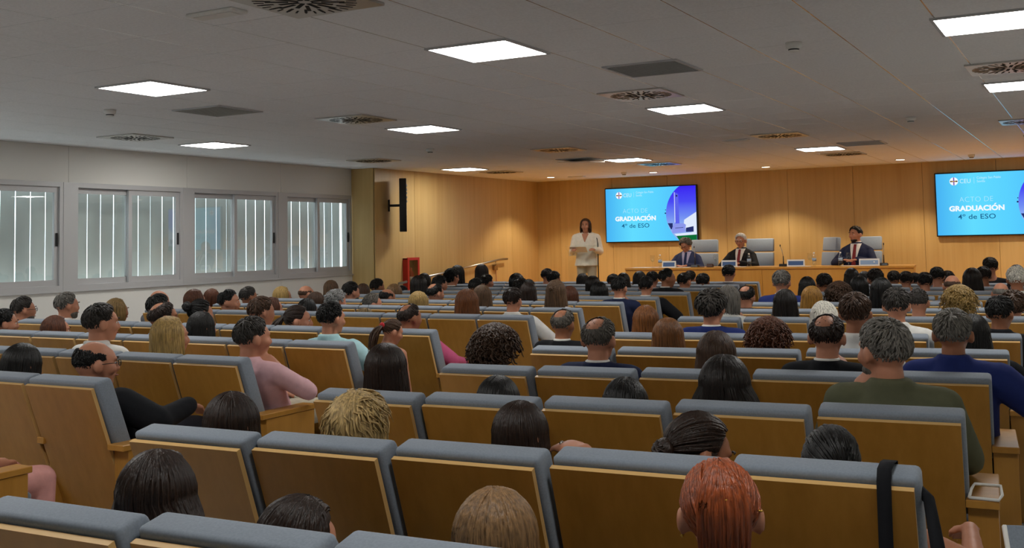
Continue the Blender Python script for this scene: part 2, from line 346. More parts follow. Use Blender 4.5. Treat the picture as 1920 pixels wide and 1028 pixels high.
class Prims:
    def __init__(s): s.v = []; s.f = []
    def add(s, v, f):
        n = len(s.v); s.v += [tuple(p) for p in v]; s.f += [tuple(q+n for q in g) for g in f]
    def ell(s, c, r, rot=None, nu=16, nv=10):
        c = Vector(c); v = [Vector((0, 0, r[2]))]
        for i in range(1, nv):
            t = PI*i/nv
            for k in range(nu): v.append(Vector((r[0]*math.sin(t)*math.cos(2*PI*k/nu), r[1]*math.sin(t)*math.sin(2*PI*k/nu), r[2]*math.cos(t))))
        v.append(Vector((0, 0, -r[2]))); f = [(0, 1+k, 1+(k+1) % nu) for k in range(nu)]
        for i in range(nv-2):
            for k in range(nu): a = 1+i*nu+k; b = 1+i*nu+(k+1) % nu; f.append((a, a+nu, b+nu, b))
        e = len(v)-1; f += [(e, 1+(nv-2)*nu+(k+1) % nu, 1+(nv-2)*nu+k) for k in range(nu)]
        if rot is not None: v = [rot @ p for p in v]
        s.add([p+c for p in v], f)
    def cap(s, p0, p1, r0, r1, n=12):
        p0, p1 = Vector(p0), Vector(p1); d = (p1-p0); L = d.length; d = d/L
        a = d.cross(Vector((0, 0, 1))); a = a if a.length > .05 else d.cross(Vector((1, 0, 0))); a.normalize(); b = a.cross(d)
        prof = [(-r0*math.cos(t), r0*math.sin(t)) for t in (0.05, .5, 1.0, PI/2)]+[(L+r1*math.cos(t), r1*math.sin(t)) for t in (PI/2, 1.0, .5, .05)]
        v = []; f = []
        for h, r in prof:
            for k in range(n): v.append(p0+d*h+(a*math.cos(2*PI*k/n)-b*math.sin(2*PI*k/n))*r)
        for i in range(len(prof)-1):
            for k in range(n): f.append((i*n+k, i*n+(k+1) % n, (i+1)*n+(k+1) % n, (i+1)*n+k))
        f += [tuple(range(n))[::-1], tuple((len(prof)-1)*n+k for k in range(n))]
        s.add(v, f)
    def rings(s, rs, n=24):
        v, f = [], []
        for cx, cy, cz, rx, ry in rs:
            for k in range(n): v.append((cx+rx*math.cos(2*PI*k/n), cy+ry*math.sin(2*PI*k/n), cz))
        for i in range(len(rs)-1):
            for k in range(n): f.append((i*n+k, i*n+(k+1) % n, (i+1)*n+(k+1) % n, (i+1)*n+k))
        f += [tuple(range(n))[::-1], tuple((len(rs)-1)*n+k for k in range(n))]
        s.add(v, f)
    def fuse(s, name, voxel, smooth=3):
        me = pyd('tmp', s.v, s.f); o = bpy.data.objects.new('tmp', me); COL.objects.link(o)
        m = o.modifiers.new('r', 'REMESH'); m.mode = 'VOXEL'; m.voxel_size = voxel
        q = o.modifiers.new('s', 'SMOOTH'); q.factor = .5; q.iterations = smooth
        dg = bpy.context.evaluated_depsgraph_get(); out = bpy.data.meshes.new_from_object(o.evaluated_get(dg)); out.name = name
        bpy.data.objects.remove(o); bpy.data.meshes.remove(me)
        out.polygons.foreach_set('use_smooth', [True]*len(out.polygons))
        return out

SEATED = [(.42, .43, .16, .12), (.41, .52, .172, .13), (.375, .62, .160, .12), (.325, .72, .168, .122), (.288, .80, .176, .118), (.268, .86, .150, .098), (.258, .905, .085, .072), (.252, .945, .058, .060)]
STAND = [(.25, .80, .165, .115), (.25, .90, .172, .118), (.25, 1.02, .150, .105), (.25, 1.14, .165, .112), (.25, 1.23, .175, .112), (.25, 1.30, .150, .090), (.247, 1.345, .085, .068), (.245, 1.385, .056, .057)]
def zdrop(p, drop, base=.5, top=.9):
    x, y, z = p
    if z <= base: return p
    if z >= top: return (x, y, z-drop)
    return (x, y, base+(z-base)*(1-drop/(top-base)))
class Pose:
    def __init__(s, kind, drop, yaw, pitch):
        s.kind = kind; st = kind in ('stand', 'lectern'); s.standing = st
        D = (lambda p: tuple(p)) if st else (lambda p: zdrop(p, drop))
        s.D = D; dz = .43 if st else -drop
        s.rings = [(0, *D((0, y, z))[1:], rx, ry) for y, z, rx, ry in (STAND if st else SEATED)]
        s.piv = Vector((0, .245, .958+dz)); s.R = Matrix.Rotation(-math.radians(yaw), 3, 'Z') @ Matrix.Rotation(-math.radians(pitch), 3, 'X')
        s.head = s.piv+s.R @ Vector((0, .03, .10))
        A = {}
        if kind == 'stand': arms = {i: ((.19*i, .25, 1.275), (.235*i, .26, 1.03), (.225*i, .33, .82), (0, .35, -1), (-i, 0, 0)) for i in (-1, 1)}
        elif kind == 'lectern': arms = {i: ((.19*i, .25, 1.275), (.25*i, .27, 1.03), (.20*i, .50, 1.07), (-.45*i, 1, .05), (-i*.4, 0, -1)) for i in (-1, 1)}
        elif kind == 'desk': arms = {i: ((.18*i, .268, .86), (.285*i, .45, .70), (.09*i, .66, .755), (-.75*i, .6, -.05), (0, 0, -1)) for i in (-1, 1)}
        else: arms = {i: (D((.18*i, .268, .86)), D((.235*i, .42, .655)), (.12*i, .64, .615), (-.6*i, .75, -.12), (0, 0, -1)) for i in (-1, 1)}
        if kind == 'armR': arms[1] = (D((.20, .268, .855)), D((.385, .335, .715)), (.35, .57, .675), (-.3, .9, -.25), (0, 0, -1))
        for ch, i in (('chinR', 1), ('chinL', -1)):
            if kind == ch:
                ck = s.head+s.R @ Vector((.058*i, .060, -.118)); el = Vector((.285*i, .44, .665))
                wr = ck+(el-ck).normalized()*.085
                arms[i] = (D((.18*i, .268, .86)), tuple(el), tuple(wr), tuple((ck-wr).normalized()), tuple(s.R @ Vector((-i, -.2, 0))))
        if kind == 'sideR':
            ck = s.head+s.R @ Vector((.080, .05, -.012)); wr = ck+Vector((.158, -.02, -.020)); arms[1] = (D((.18, .268, .86)), (.36, .42, .72), tuple(wr), tuple((ck-wr).normalized()), (0, .35, -1))
        s.arms = arms
        if st: s.legs = {i: ((.09*i, .25, .82), (.10*i, .26, .46), (.10*i, .235, .085)) for i in (-1, 1)}
        else: s.legs = {i: ((.09*i, .42, .52), (.12*i, .845, .50), (.12*i, .84, .09)) for i in (-1, 1)}
HEADP = (((0, -.010, .022), (.077, .096, .093)), ((0, .030, -.010), (.066, .066, .085)), ((0, .033, -.062), (.052, .055, .050)), ((0, .066, -.092), (.024, .024, .020)),
         ((0, .103, -.032), (.018, .016, .011)), ((-.028, .084, .026), (.026, .015, .010)), ((.028, .084, .026), (.026, .015, .010)), ((-.042, .064, -.025), (.025, .028, .026)), ((.042, .064, -.025), (.025, .028, .026)),
         ((0, .088, -.060), (.024, .013, .011)), ((0, .055, .03), (.05, .04, .05)))
def hand_prims(P, wrist, f, n, curl=.35):
    f = Vector(f).normalized(); n = Vector(n); n = (n-f*n.dot(f)).normalized(); side = f.cross(n); w = Vector(wrist)
    th = 1 if side.x*w.x < 0 or abs(w.x) < 1e-4 else -1      # thumb on the side facing the body's middle
    lens = (.070, .080, .074, .058)
    for k in range(4):
        off = (1.5-k)*.019*th; kn = w+f*(.088-.006*abs(k-1))+side*off
        P.cap(w+f*.012+side*off*.7, kn, .014, .012, 8)
        d = f.copy(); p = kn
        for j, fr in enumerate((.45, .32, .23)):
            d = (d*math.cos(curl)+n*math.sin(curl)).normalized(); q = p+d*lens[k]*fr; P.cap(p, q, .0092-.001*j, .0085-.001*j, 7); p = q; n2 = (n*math.cos(curl)-f*math.sin(curl))
    p = w+f*.025+side*.022*th; d = (f*.75+side*.6*th+n*.25).normalized(); q = p+d*.042; P.cap(p, q, .013, .011, 8); d2 = (f*.9+n*.45).normalized(); P.cap(q, q+d2*.032, .0105, .009, 8)
def head_prims(P, ps):
    for c, r in HEADP: P.ell(ps.head+ps.R @ Vector(c), r, ps.R)
    P.cap(ps.head+ps.R @ Vector((0, .092, .018)), ps.head+ps.R @ Vector((0, .110, -.026)), .009, .014, 8)
    for i in (-1, 1): P.ell(ps.head+ps.R @ Vector((.085*i, -.010, -.008)), (.013, .026, .036), ps.R @ Matrix.Rotation(.35*i, 3, 'Z'))
    nb = Vector((0, ps.rings[-1][1], ps.rings[-1][2]-.03)); P.cap(nb, ps.head+ps.R @ Vector((0, -.022, -.065)), .057, .055)
BODY = {}
def body_mesh(ps, key, voxel):
    if key in BODY: return BODY[key]
    P = Prims(); head_prims(P, ps); P.rings(ps.rings)
    nz = ps.rings[-2]
    for i, (sh, el, wr, f, n) in ps.arms.items():
        P.cap((.05*i, nz[1], nz[2]-.025), sh, .045, .050); P.cap(sh, el, .048, .038); P.cap(el, wr, .038, .026); hand_prims(P, wr, f, n, .3 if ps.kind != 'desk' else .2)
    for i, (h, k, a) in ps.legs.items():
        P.cap(h, k, .085, .056); P.cap(k, a, .055, .038); P.cap((a[0], a[1]-.01, .045), (a[0], a[1]+.13, .035), .038, .03)
    BODY[key] = P.fuse('body', voxel); return BODY[key]
CL = {}
def cloth_mesh(kind, ps, key, fine):
    key = (kind,)+key
    if key in CL: return CL[key]
    P = Prims(); g = {'tee': .010, 'strap': .008, 'shirt': .013, 'suit': .020, 'jacket': .022, 'tunic': .022}.get(kind, .012)
    rs = [(x, y, z, a+g, b+g) for x, y, z, a, b in ps.rings]
    if kind == 'tunic':
        x, y, z, a, b = rs[0]; rs = [(x, y, z-.02, a+.035, b+.035)]+[(x, y, z+.02, a+.025, b+.025)]+rs[1:]
    top = {'tee': -1, 'strap': -2}.get(kind, -1); rs = rs[:top]
    lx, ly, lz, la, lb = rs[-1]
    if kind in ('tee', 'tunic'): rs[-1] = (lx, ly, lz-.012, la+.004, lb+.004)
    if kind == 'strap':
        rs[-1] = (lx, ly, lz-.02, la-.02, lb)
    P.rings(rs); nz = ps.rings[-2]
    for i, (sh, el, wr, f, n) in ps.arms.items():
        if kind == 'strap':
            P.cap((.085*i, nz[1]-.06, nz[2]-.09), (.075*i, nz[1], nz[2]-.005), .018, .018); continue
        pad = .008 if kind in ('suit', 'jacket') else 0
        P.cap((.05*i, nz[1], nz[2]-.022), (sh[0], sh[1], sh[2]+pad), .045+g, .050+g)
        if kind == 'tee':
            P.cap(sh, Vector(sh).lerp(Vector(el), .6), .050+g, .050+g)
        else:
            w = .016 if ps.kind == 'armR' and i == 1 else 0.
            P.cap(sh, el, .050+g+w, .042+g+w*.6)
            e = Vector(wr).lerp(Vector(el), .06)
            if kind == 'shirt' and ps.kind in ('chinR', 'chinL', 'sideR'): e = Vector(el).lerp(Vector(wr), .22)
            P.cap(el, e, .042+g, (.030 if e == Vector(wr).lerp(Vector(el), .06) else .042)+g)
    if kind in ('suit', 'jacket', 'shirt'):
        c = ps.rings[-2]; t = ps.rings[-1]; h = {'shirt': .012, 'suit': .004, 'jacket': .022}[kind]
        P.rings([(0, c[1]-.004, c[2]-.01, c[3]*.92+g, c[4]+g), (0, t[1]-.008, t[2]+h, t[3]+.016, t[4]+.018)])
    CL[key] = P.fuse('garment_'+kind, .012 if fine else .018, 4); return CL[key]
def trouser_mesh(ps, key):
    key = ('trousers', key[0])
    if key in CL: return CL[key]
    P = Prims(); r0 = ps.rings[:2]; g = .012; x, y, z, a, b = r0[0]
    P.rings([(x, y, z-.03, a+g-.02, b+g-.01), (x, y, z+.02, a+g, b+g), (x, r0[1][1], r0[1][2]+.02, r0[1][3]+g-.004, r0[1][4]+g-.004)])
    for i, (h, k, an) in ps.legs.items():
        P.cap(h, k, .085+g, .060+g); P.cap(k, (an[0], an[1], an[2]+.02), .058+g, .048+g)
    CL[key] = P.fuse('trousers', .018, 3); return CL[key]
def shoe_mesh():
    if 'shoe' in CL: return CL['shoe']
    P = Prims(); P.cap((0, -.02, .045), (0, .15, .038), .044, .036); P.rings([(0, .06, 0, .045, .13), (0, .06, .02, .045, .13)])
    CL['shoe'] = P.fuse('shoe', .012, 2); return CL['shoe']

# ---- hair (head frame: face to +y, origin at the middle of the head)
C0 = np.array((0, -.008, .022)); CR = np.array((.080, .100, .097))
def udir(az, pol):
    az, pol = np.radians(az), np.radians(pol); return np.stack([np.sin(pol)*np.sin(az), np.sin(pol)*np.cos(az), np.cos(pol)], -1)
def polmax(az): return np.interp(np.abs(az), [0, 30, 55, 70, 82, 96, 108, 140, 180], [46, 50, 63, 92, 90, 92, 110, 126, 130])
def skull(u, s=1.0):
    """points on the skull for unit directions, narrowing to the nape"""
    p = C0+u*CR*s
    low = np.clip(-(u[..., 2])-.05, 0, 1); p[..., 1] += low*.045*np.clip(-u[..., 1]+.2, 0, 1); p[..., 0] *= 1-.25*low
    return p
def locks(paths, rad, K=4):
    """tapered strands: paths (L,S,3), rad (L,S)"""
    Ln, S, _ = paths.shape; d = np.gradient(paths, axis=1); d /= np.linalg.norm(d, axis=-1, keepdims=True)+1e-9
    ref = np.tile(np.array((.13, .22, .97)), (Ln, S, 1)); a = np.cross(d, ref); a /= np.linalg.norm(a, axis=-1, keepdims=True)+1e-6; b = np.cross(d, a)
    an = 2*np.pi*np.arange(K)/K
    v = paths[:, :, None, :]+rad[:, :, None, None]*(a[:, :, None, :]*np.cos(an)[None, None, :, None]+b[:, :, None, :]*np.sin(an)[None, None, :, None])
    v = v.reshape(-1, 3); L, s, k = np.meshgrid(np.arange(Ln), np.arange(S-1), np.arange(K), indexing='ij'); i0 = (L*S+s)*K
    f = np.stack([i0+k, i0+(k+1) % K, i0+K+(k+1) % K, i0+K+k], -1).reshape(-1, 4)
    return v, f
def join(parts):
    V, F, n = [], [], 0
    for v, f in parts:
        V += v.tolist(); F += (f+n).tolist() if hasattr(f, 'tolist') else [[q+n for q in g] for g in f]; n += len(v)
    return V, F
def cap_surface(s, mask=None, jit=0., rng=None):
    na, npl = 48, 22; az = -180+360*np.arange(na)/na; v = []; f = []
    idx = {}
    for j in range(npl+1):
        for i in range(na):
            pm = polmax(az[i]); pol = pm*j/npl; u = udir(az[i], pol); q = skull(u[None], 1+(s-1)*(1-.95*(j/npl)**3) if s < 1.045 else s*(1-.04*max(0, j/npl-.8)/.2))[0]
            if jit: q = q+u*rng.uniform(-jit, jit)
            v.append(q)
    for j in range(npl):
        for i in range(na):
            if mask is not None:
                pm = polmax(az[i]); u = udir(az[i], pm*(j+.5)/npl)
                if not mask(az[i], pm*(j+.5)/npl, u): continue
            f.append((j*na+i, (j+1)*na+i, (j+1)*na+(i+1) % na, j*na+(i+1) % na))
    return np.array(v), f
CROWN = np.array((0, -.5, .866))
HC = {}
def hair_mesh(style, fine):
    key = (style, fine)
    if key in HC: return HC[key]
    rng = np.random.default_rng(abs(hash(style)) % 1000 if False else sum(map(ord, style))); parts = []
    N = 1.0 if fine else .5
    spot = style in ('spot',); ring = style in ('ring', 'bald')
    def scalp_ok(az, pol, u):
        if spot and u @ CROWN > .80: return False
        if ring and (abs(az) < 66 or pol < (np.interp(abs(az), [66, 120, 180], [72, 56, 48]) if style == 'ring' else 72)): return False
        return True
    def roots(n, lo=0., thin=.22):
        az = rng.uniform(-180, 180, n*3); pol = np.degrees(np.arccos(1-rng.uniform(0, 1, n*3)*(1-np.cos(np.radians(128)))))
        ok = (pol < polmax(az)) & (pol >= lo); az, pol = az[ok][:n], pol[ok][:n]; u = udir(az, pol)
        k = np.array([scalp_ok(a, p, w) or (spot and rng.uniform() < thin) for a, p, w in zip(az, pol, u)], bool); return az[k], pol[k], u[k]
    def taper(Ln, S, r, tip=.25, root=.7): t = np.linspace(0, 1, S); return np.tile(r*np.minimum(1, root+t*2)*(1-(1-tip)*np.clip((t-.6)/.4, 0, 1)), (Ln, 1))*rng.uniform(.75, 1.25, (Ln, 1))
    def gather(G, n, r=.006, s=1.045, S=9, hi=1.):
        az = rng.uniform(-180, 180, n); pol = polmax(az)*rng.uniform(.35, 1., n)*np.where(np.abs(np.abs(az)-88) < 26, hi, 1.); u0 = udir(az, pol); g = np.array(G)/np.linalg.norm(G)
        t = np.linspace(0, 1, S)[None, :, None]; om = np.arccos(np.clip((u0 @ g), -1, .999))[:, None, None]
        u = (np.sin((1-t)*om)*u0[:, None, :]+np.sin(t*om)*g)/np.sin(om); p = skull(u, s)+rng.normal(0, .0016, (n, 1, 3))
        parts.append(locks(p, taper(n, S, r)))
        return skull(g[None], 1.05)[0]
    def bun(c, R, turns=26):
        n = int(60*N); S = 9; t = np.linspace(0, PI*1.1, S); P = []
        for _ in range(n):
            ax = rng.normal(0, 1, 3); ax /= np.linalg.norm(ax); b = np.cross(ax, (0.2, .3, 1)); b /= np.linalg.norm(b); c2 = np.cross(ax, b); rr = R*rng.uniform(.85, 1.06)
            P.append(c+rr*(np.cos(t)[:, None]*b+np.sin(t)[:, None]*c2)*np.array((1.15, .75, 1)))
        parts.append(locks(np.array(P), taper(n, S, .007)))
        m = Prims(); m.ell(tuple(c), (R*1.12, R*.75, R)); parts.append((np.array(m.v), m.f))
    def drape(length, n, spread=0., inward=0., r=.0075, vol=.0, front=True, azm=58):
        az = np.concatenate([rng.uniform(azm, 180, n//2), -rng.uniform(azm, 180, n-n//2)]); p0 = rng.uniform(2, 60, n); S1, S2 = 8, 8
        pol = p0[:, None]+(97-p0[:, None])*np.linspace(0, 1, S1)[None]; s = 1.05+vol+rng.uniform(0, .055, (n, 1, 1))
        u = udir(np.repeat(az[:, None], S1, 1), pol); s = s+.16*np.clip(np.abs(u[..., :1])-.55, 0, 1)*np.clip((pol[..., None]-50)/40, 0, 1); top = C0+u*CR*s
        end = top[:, -1]; zl = -(length*rng.uniform(.82, 1.03, n)); zs = end[:, 2, None]+(zl-end[:, 2])[:, None]*np.linspace(0, 1, S2+1)[None, 1:]
        t = np.linspace(0, 1, S2+1)[None, 1:]; sc = 1+spread*t**.8-inward*t**2
        dn = np.stack([end[:, 0, None]*sc+rng.normal(0, .006, (n, 1))*t, end[:, 1, None]*(1-.10*t-inward*t**2)+rng.normal(0, .005, (n, 1))*t, zs], -1)
        parts.append(locks(np.concatenate([top, dn], 1), taper(n, S1+S2, r, .35)))
        if front:
            m = n//3; sg = np.where(rng.uniform(0, 1, m) < .5, -1, 1); v0 = rng.uniform(-.3, .66, m); t = np.linspace(.06, 1.62, 10)[None]; v = v0[:, None]-t*.42
            v = np.clip(v, -.95, .8); w = np.sqrt(1-v**2); u = np.stack([sg[:, None]*np.sin(t)*w, v, np.cos(t)*w], -1); pt = C0+u*CR*(1.055+rng.uniform(0, .04, (m, 1, 1)))
            e = pt[:, -1]; zl = -(length*rng.uniform(.7, 1., m)); tt = np.linspace(0, 1, 7)[None, 1:]; z = e[:, 2, None]+(zl-e[:, 2])[:, None]*tt
            dn = np.stack([e[:, 0, None]*(1+spread*tt-inward*tt**2), np.repeat(e[:, 1, None], 6, 1)-.01*tt, z], -1); parts.append(locks(np.concatenate([pt, dn], 1), taper(m, 16, r, .35)))
    def crop(n, length, r, lift=.010, wave=0.):
        az, pol, u = roots(int(n*N)); S = 5; d = u-CROWN*(u @ CROWN)[:, None]; d /= np.linalg.norm(d, axis=1, keepdims=True)+1e-6
        front = (u[:, 1] > .25)[:, None]; d = np.where(front, d*.5+np.array((.3, .1, .3)), d); d[:, 2] -= .15; d += rng.normal(0, .22, d.shape); d -= u*(d*u).sum(1, keepdims=True); d /= np.linalg.norm(d, axis=1, keepdims=True)+1e-6
        t = np.linspace(0, 1, S)[None, :, None]; ln = (length*rng.uniform(.7, 1.2, len(u))*(1-.75*np.clip((pol/polmax(az)-.55)/.45, 0, 1)))[:, None, None]
        base = skull(u, 1.0)[:, None, :]; q = base+d[:, None, :]*ln*t+u[:, None, :]*(lift*np.sin(t*2.2)+.003)*(1-.85*np.clip((pol/polmax(az)-.5)/.5, 0, 1))[:, None, None]-u[:, None, :]*(ln*t)**2*3.5
        if wave: q += wave*np.sin(t*9+rng.uniform(0, 6, (len(u), 1, 1)))*np.cross(u, d)[:, None, :]
        rad = taper(len(u), S, r, .3)
        if spot: rad = rad*np.clip((.82-u @ CROWN)/.22, .3, 1)[:, None]; q = base+(q-base)*np.clip((.84-u @ CROWN)/.25, .25, 1)[:, None, None]
        parts.append(locks(q, rad))
    def curls(n, R, length, out=1.0, hang=0.):
        az, pol, u = roots(int(n*N)); S = 14; t = np.linspace(0, 1, S)[None, :, None]; ph = rng.uniform(0, 6.3, (len(u), 1, 1)); b = np.cross(u, (.2, .1, 1.)); b /= np.linalg.norm(b, axis=1, keepdims=True); c = np.cross(u, b)
        ax = u*out+np.array((0, 0, -hang)); ln = length*rng.uniform(.6, 1.15, (len(u), 1, 1))
        q = skull(u, 1.02)[:, None, :]+ax[:, None, :]*ln*t-np.array((0, 0, 1.))*(t**2)*ln*.5*hang+R*np.minimum(1, t*4)*(np.cos(t*15+ph)*b[:, None, :]+np.sin(t*15+ph)*c[:, None, :])
        parts.append(locks(q, taper(len(u), S, .0055, .5)))
    if style == 'short': parts.append(cap_surface(1.03)); crop(900, .040, .0040, .010)
    elif style == 'fade': parts.append(cap_surface(1.02)); crop(900, .028, .0038, .012)
    elif style == 'spot': parts.append(cap_surface(1.012, scalp_ok)); crop(760, .034, .0040, .006)
    elif style == 'ring': parts.append(cap_surface(1.012, scalp_ok)); crop(1100, .017, .0030, .003)
    elif style == 'bald': parts.append(cap_surface(1.008, scalp_ok))
    elif style == 'buzz': parts.append(cap_surface(1.03)); crop(700, .012, .004, .004)
    elif style == 'wavy': parts.append(cap_surface(1.07)); crop(560, .075, .0075, .022, .007)
    elif style == 'curlyshort': parts.append(cap_surface(1.08)); curls(420, .011, .035, 1., .2)
    elif style == 'curly': parts.append(cap_surface(1.12)); curls(950, .011, .070, .9, .55)
    elif style == 'shortwavy': parts.append(cap_surface(1.12)); drape(.135, int(420*N), .03, .24, .0050, .095); crop(420, .10, .0040, .020, .010)
    elif style in ('long', 'halfup', 'longwide'):
        parts.append(cap_surface(1.045)); drape(.33 if style == 'longwide' else .30, int(460*N), 1.35 if style == 'longwide' else .30, 0., .0054, .01)
        if style == 'halfup': gather((0, -.95, .25), int(120*N), .006, 1.10); bun(skull(np.array((0, -.95, .25))[None], 1.13)[0], .02)
    elif style in ('bob', 'bobw'): parts.append(cap_surface(1.05)); drape(.125, int(360*N), .06, .12, .0056, .04)
    elif style == 'updo': parts.append(cap_surface(1.04)); c = gather((0, -.93, -.28), int(400*N), .0048, 1.06); bun(c+np.array((0, -.015, -.005)), .040)
    elif style == 'sleek': parts.append(cap_surface(1.055)); gather((0, -.72, -.69), int(420*N), .0036, 1.065, hi=.80); drape(.15, int(160*N), -.05, .30, .0040, .01, False, 138); bun(np.array((0, -.062, -.165)), .040)
    elif style == 'bun': parts.append(cap_surface(1.04)); c = gather((0, -.9, .42), int(220*N), .006, 1.06); bun(c+np.array((0, -.02, .01)), .042)
    elif style in ('ponytail', 'lowpony'):
        parts.append(cap_surface(1.04)); G = (0, -.97, .15) if style == 'ponytail' else (.45, -.8, -.5); c = gather(G, int(360*N), .0046, 1.05); n = int(90*N); S = 12; t = np.linspace(0, 1, S)[None, :, None]
        o = rng.normal(0, 1, (n, 1, 3))*np.array((.017, .012, .006)); dr = np.array((.0, -.055, -.26)) if style == 'ponytail' else np.array((.10, -.03, -.17))
        q = c+dr*t*rng.uniform(.75, 1.05, (n, 1, 1))+np.array((0, -.05, .03))*np.sin(t*PI)*.7+o*(.35+np.sin(t*PI*.75)); parts.append(locks(q, taper(n, S, .007, .3)))
    V, F = join(parts); HC[key] = pyd('hair_'+style, V, F, True); return HC[key]

M_EYEW = mat('eye_white', '#d9d4cb', .3); M_IRIS = mat('eye_iris', '#2a1c14', .2); M_LIP = mat('lip', '#9a5348', .5); M_GOLD = mat('gold_trim', '#c9a24a', .3, metal=1.)
me_eye = lathe([(0, -.011), (.006, -.009), (.011, 0), (.006, .009), (0, .011)], 12)
me_iris = lathe([(0, -.003), (.0045, -.002), (.0055, 0), (0, .0022)], 10)
me_brow = tube([(-.017, 0, -.003), (-.006, .004, .003), (.008, .004, .003), (.018, -.002, -.002)], [.002, .0042, .004, .002], 6)
me_lips = lathe([(0, -.006), (.012, -.004), (.021, 0), (.012, .004), (0, .006)], 14)
def glasses_mesh():
    if 'glasses' in CL: return CL['glasses']
    parts = []
    for i in (-1, 1):
        for q in (tube([(i*.033+.021*math.cos(a), .108, .004+.016*math.sin(a)) for a in np.linspace(0, 2*PI, 17)], .0022, 6), tube([(i*.053, .105, .008), (i*.078, .085, .008), (i*.086, .0, .006), (i*.084, -.02, -.01)], .002, 6)):
            parts.append((np.array([p.co[:] for p in q.vertices]), [list(p.vertices) for p in q.polygons]))
    q = tube([(-.012, .110, .008), (0, .114, .011), (.012, .110, .008)], .002, 6); parts.append((np.array([p.co[:] for p in q.vertices]), [list(p.vertices) for p in q.polygons]))
    V, F = join(parts); CL['glasses'] = pyd('glasses', V, F, True); return CL['glasses']
def person(x, y, z, ztop, w, style, hair, yaw, pitch, pose, cloth, ccol, label, rotz=0., fine=False, group=None, face=False, specs=False, skin='fair', trousers='trouser', s=None, legs=True):
    """one person: the body is the root mesh; hair, garments, shoes are its children"""
    st = pose in ('stand', 'lectern'); base = 1.598 if st else 1.183
    qs = 12 if fine else 18; yq = round(yaw/qs)*qs; pq = round(pitch/8)*8 if fine else 0
    if s is None: s = min(1.09, max(.94, w/.205))
    dq = .04 if fine else .06; drop = 0. if st else min(.16, max(-.06, round((base-ztop/s)/dq)*dq))
    s = ztop/(base-drop)
    ps = Pose(pose, drop, yq, pq); key = (pose, round(drop, 2), yq, pq)
    o = link('person', body_mesh(ps, key+(fine,), .0105 if fine else .017), SKIN[skin], None, (x, y, z), (0, 0, rotz), (s, s, s)); tag(o, label, 'person', group)
    eul = ps.R.to_euler(); hs = 1.0
    h = link('hair', hair_mesh(style, fine), HAIR[hair], o, ps.head, eul)
    gname = {'tee': 'top', 'strap': 'strap_top', 'shirt': 'shirt', 'suit': 'suit_jacket', 'jacket': 'jacket', 'tunic': 'blouse'}[cloth]
    link(gname, cloth_mesh(cloth, ps, (pose, round(drop, 2), yq, pq) if pose[:4] in ('chin', 'side') else (pose, round(drop, 2)), fine), CLOTH[ccol], o)
    if cloth in ('suit', 'jacket'):
        P = CL.get(('collar', round(drop, 2), st))
        if P is None:
            Q = Prims(); c, t = ps.rings[-2], ps.rings[-1]
            Q.rings([(0, c[1], c[2]-.01, c[3]*.72, c[4]*.9), (0, t[1]-.006, t[2]+.014, t[3]+.008, t[4]+.008)]); P = CL[('collar', round(drop, 2), st)] = Q.fuse('collar', .008, 3)
        link('shirt_collar', P, CLOTH['white' if cloth == 'suit' else ccol], o)
    link('trousers', trouser_mesh(ps, (pose,)), CLOTH[trousers], o)
    for i in (-1, 1): link('shoe', shoe_mesh(), M_BLACK, o, (ps.legs[i][2][0], ps.legs[i][2][1], 0))
    if face:
        for i in (-1, 1):
            e = link('eye', me_eye, M_EYEW, o, ps.head+ps.R @ Vector((.031*i, .080, .004)), (ps.R @ Matrix.Rotation(PI/2, 3, 'X')).to_euler()); link('iris', me_iris, M_IRIS, e, (0, 0, -.0105))
            link('eyebrow', me_brow, HAIR[hair], o, ps.head+ps.R @ Vector((.031*i, .096, .030)), eul)
        link('lips', me_lips, M_LIP, o, ps.head+ps.R @ Vector((0, .092, -.060)), eul)
    if specs: link('glasses', glasses_mesh(), M_BLACK, o, ps.head, eul)
    return o, ps

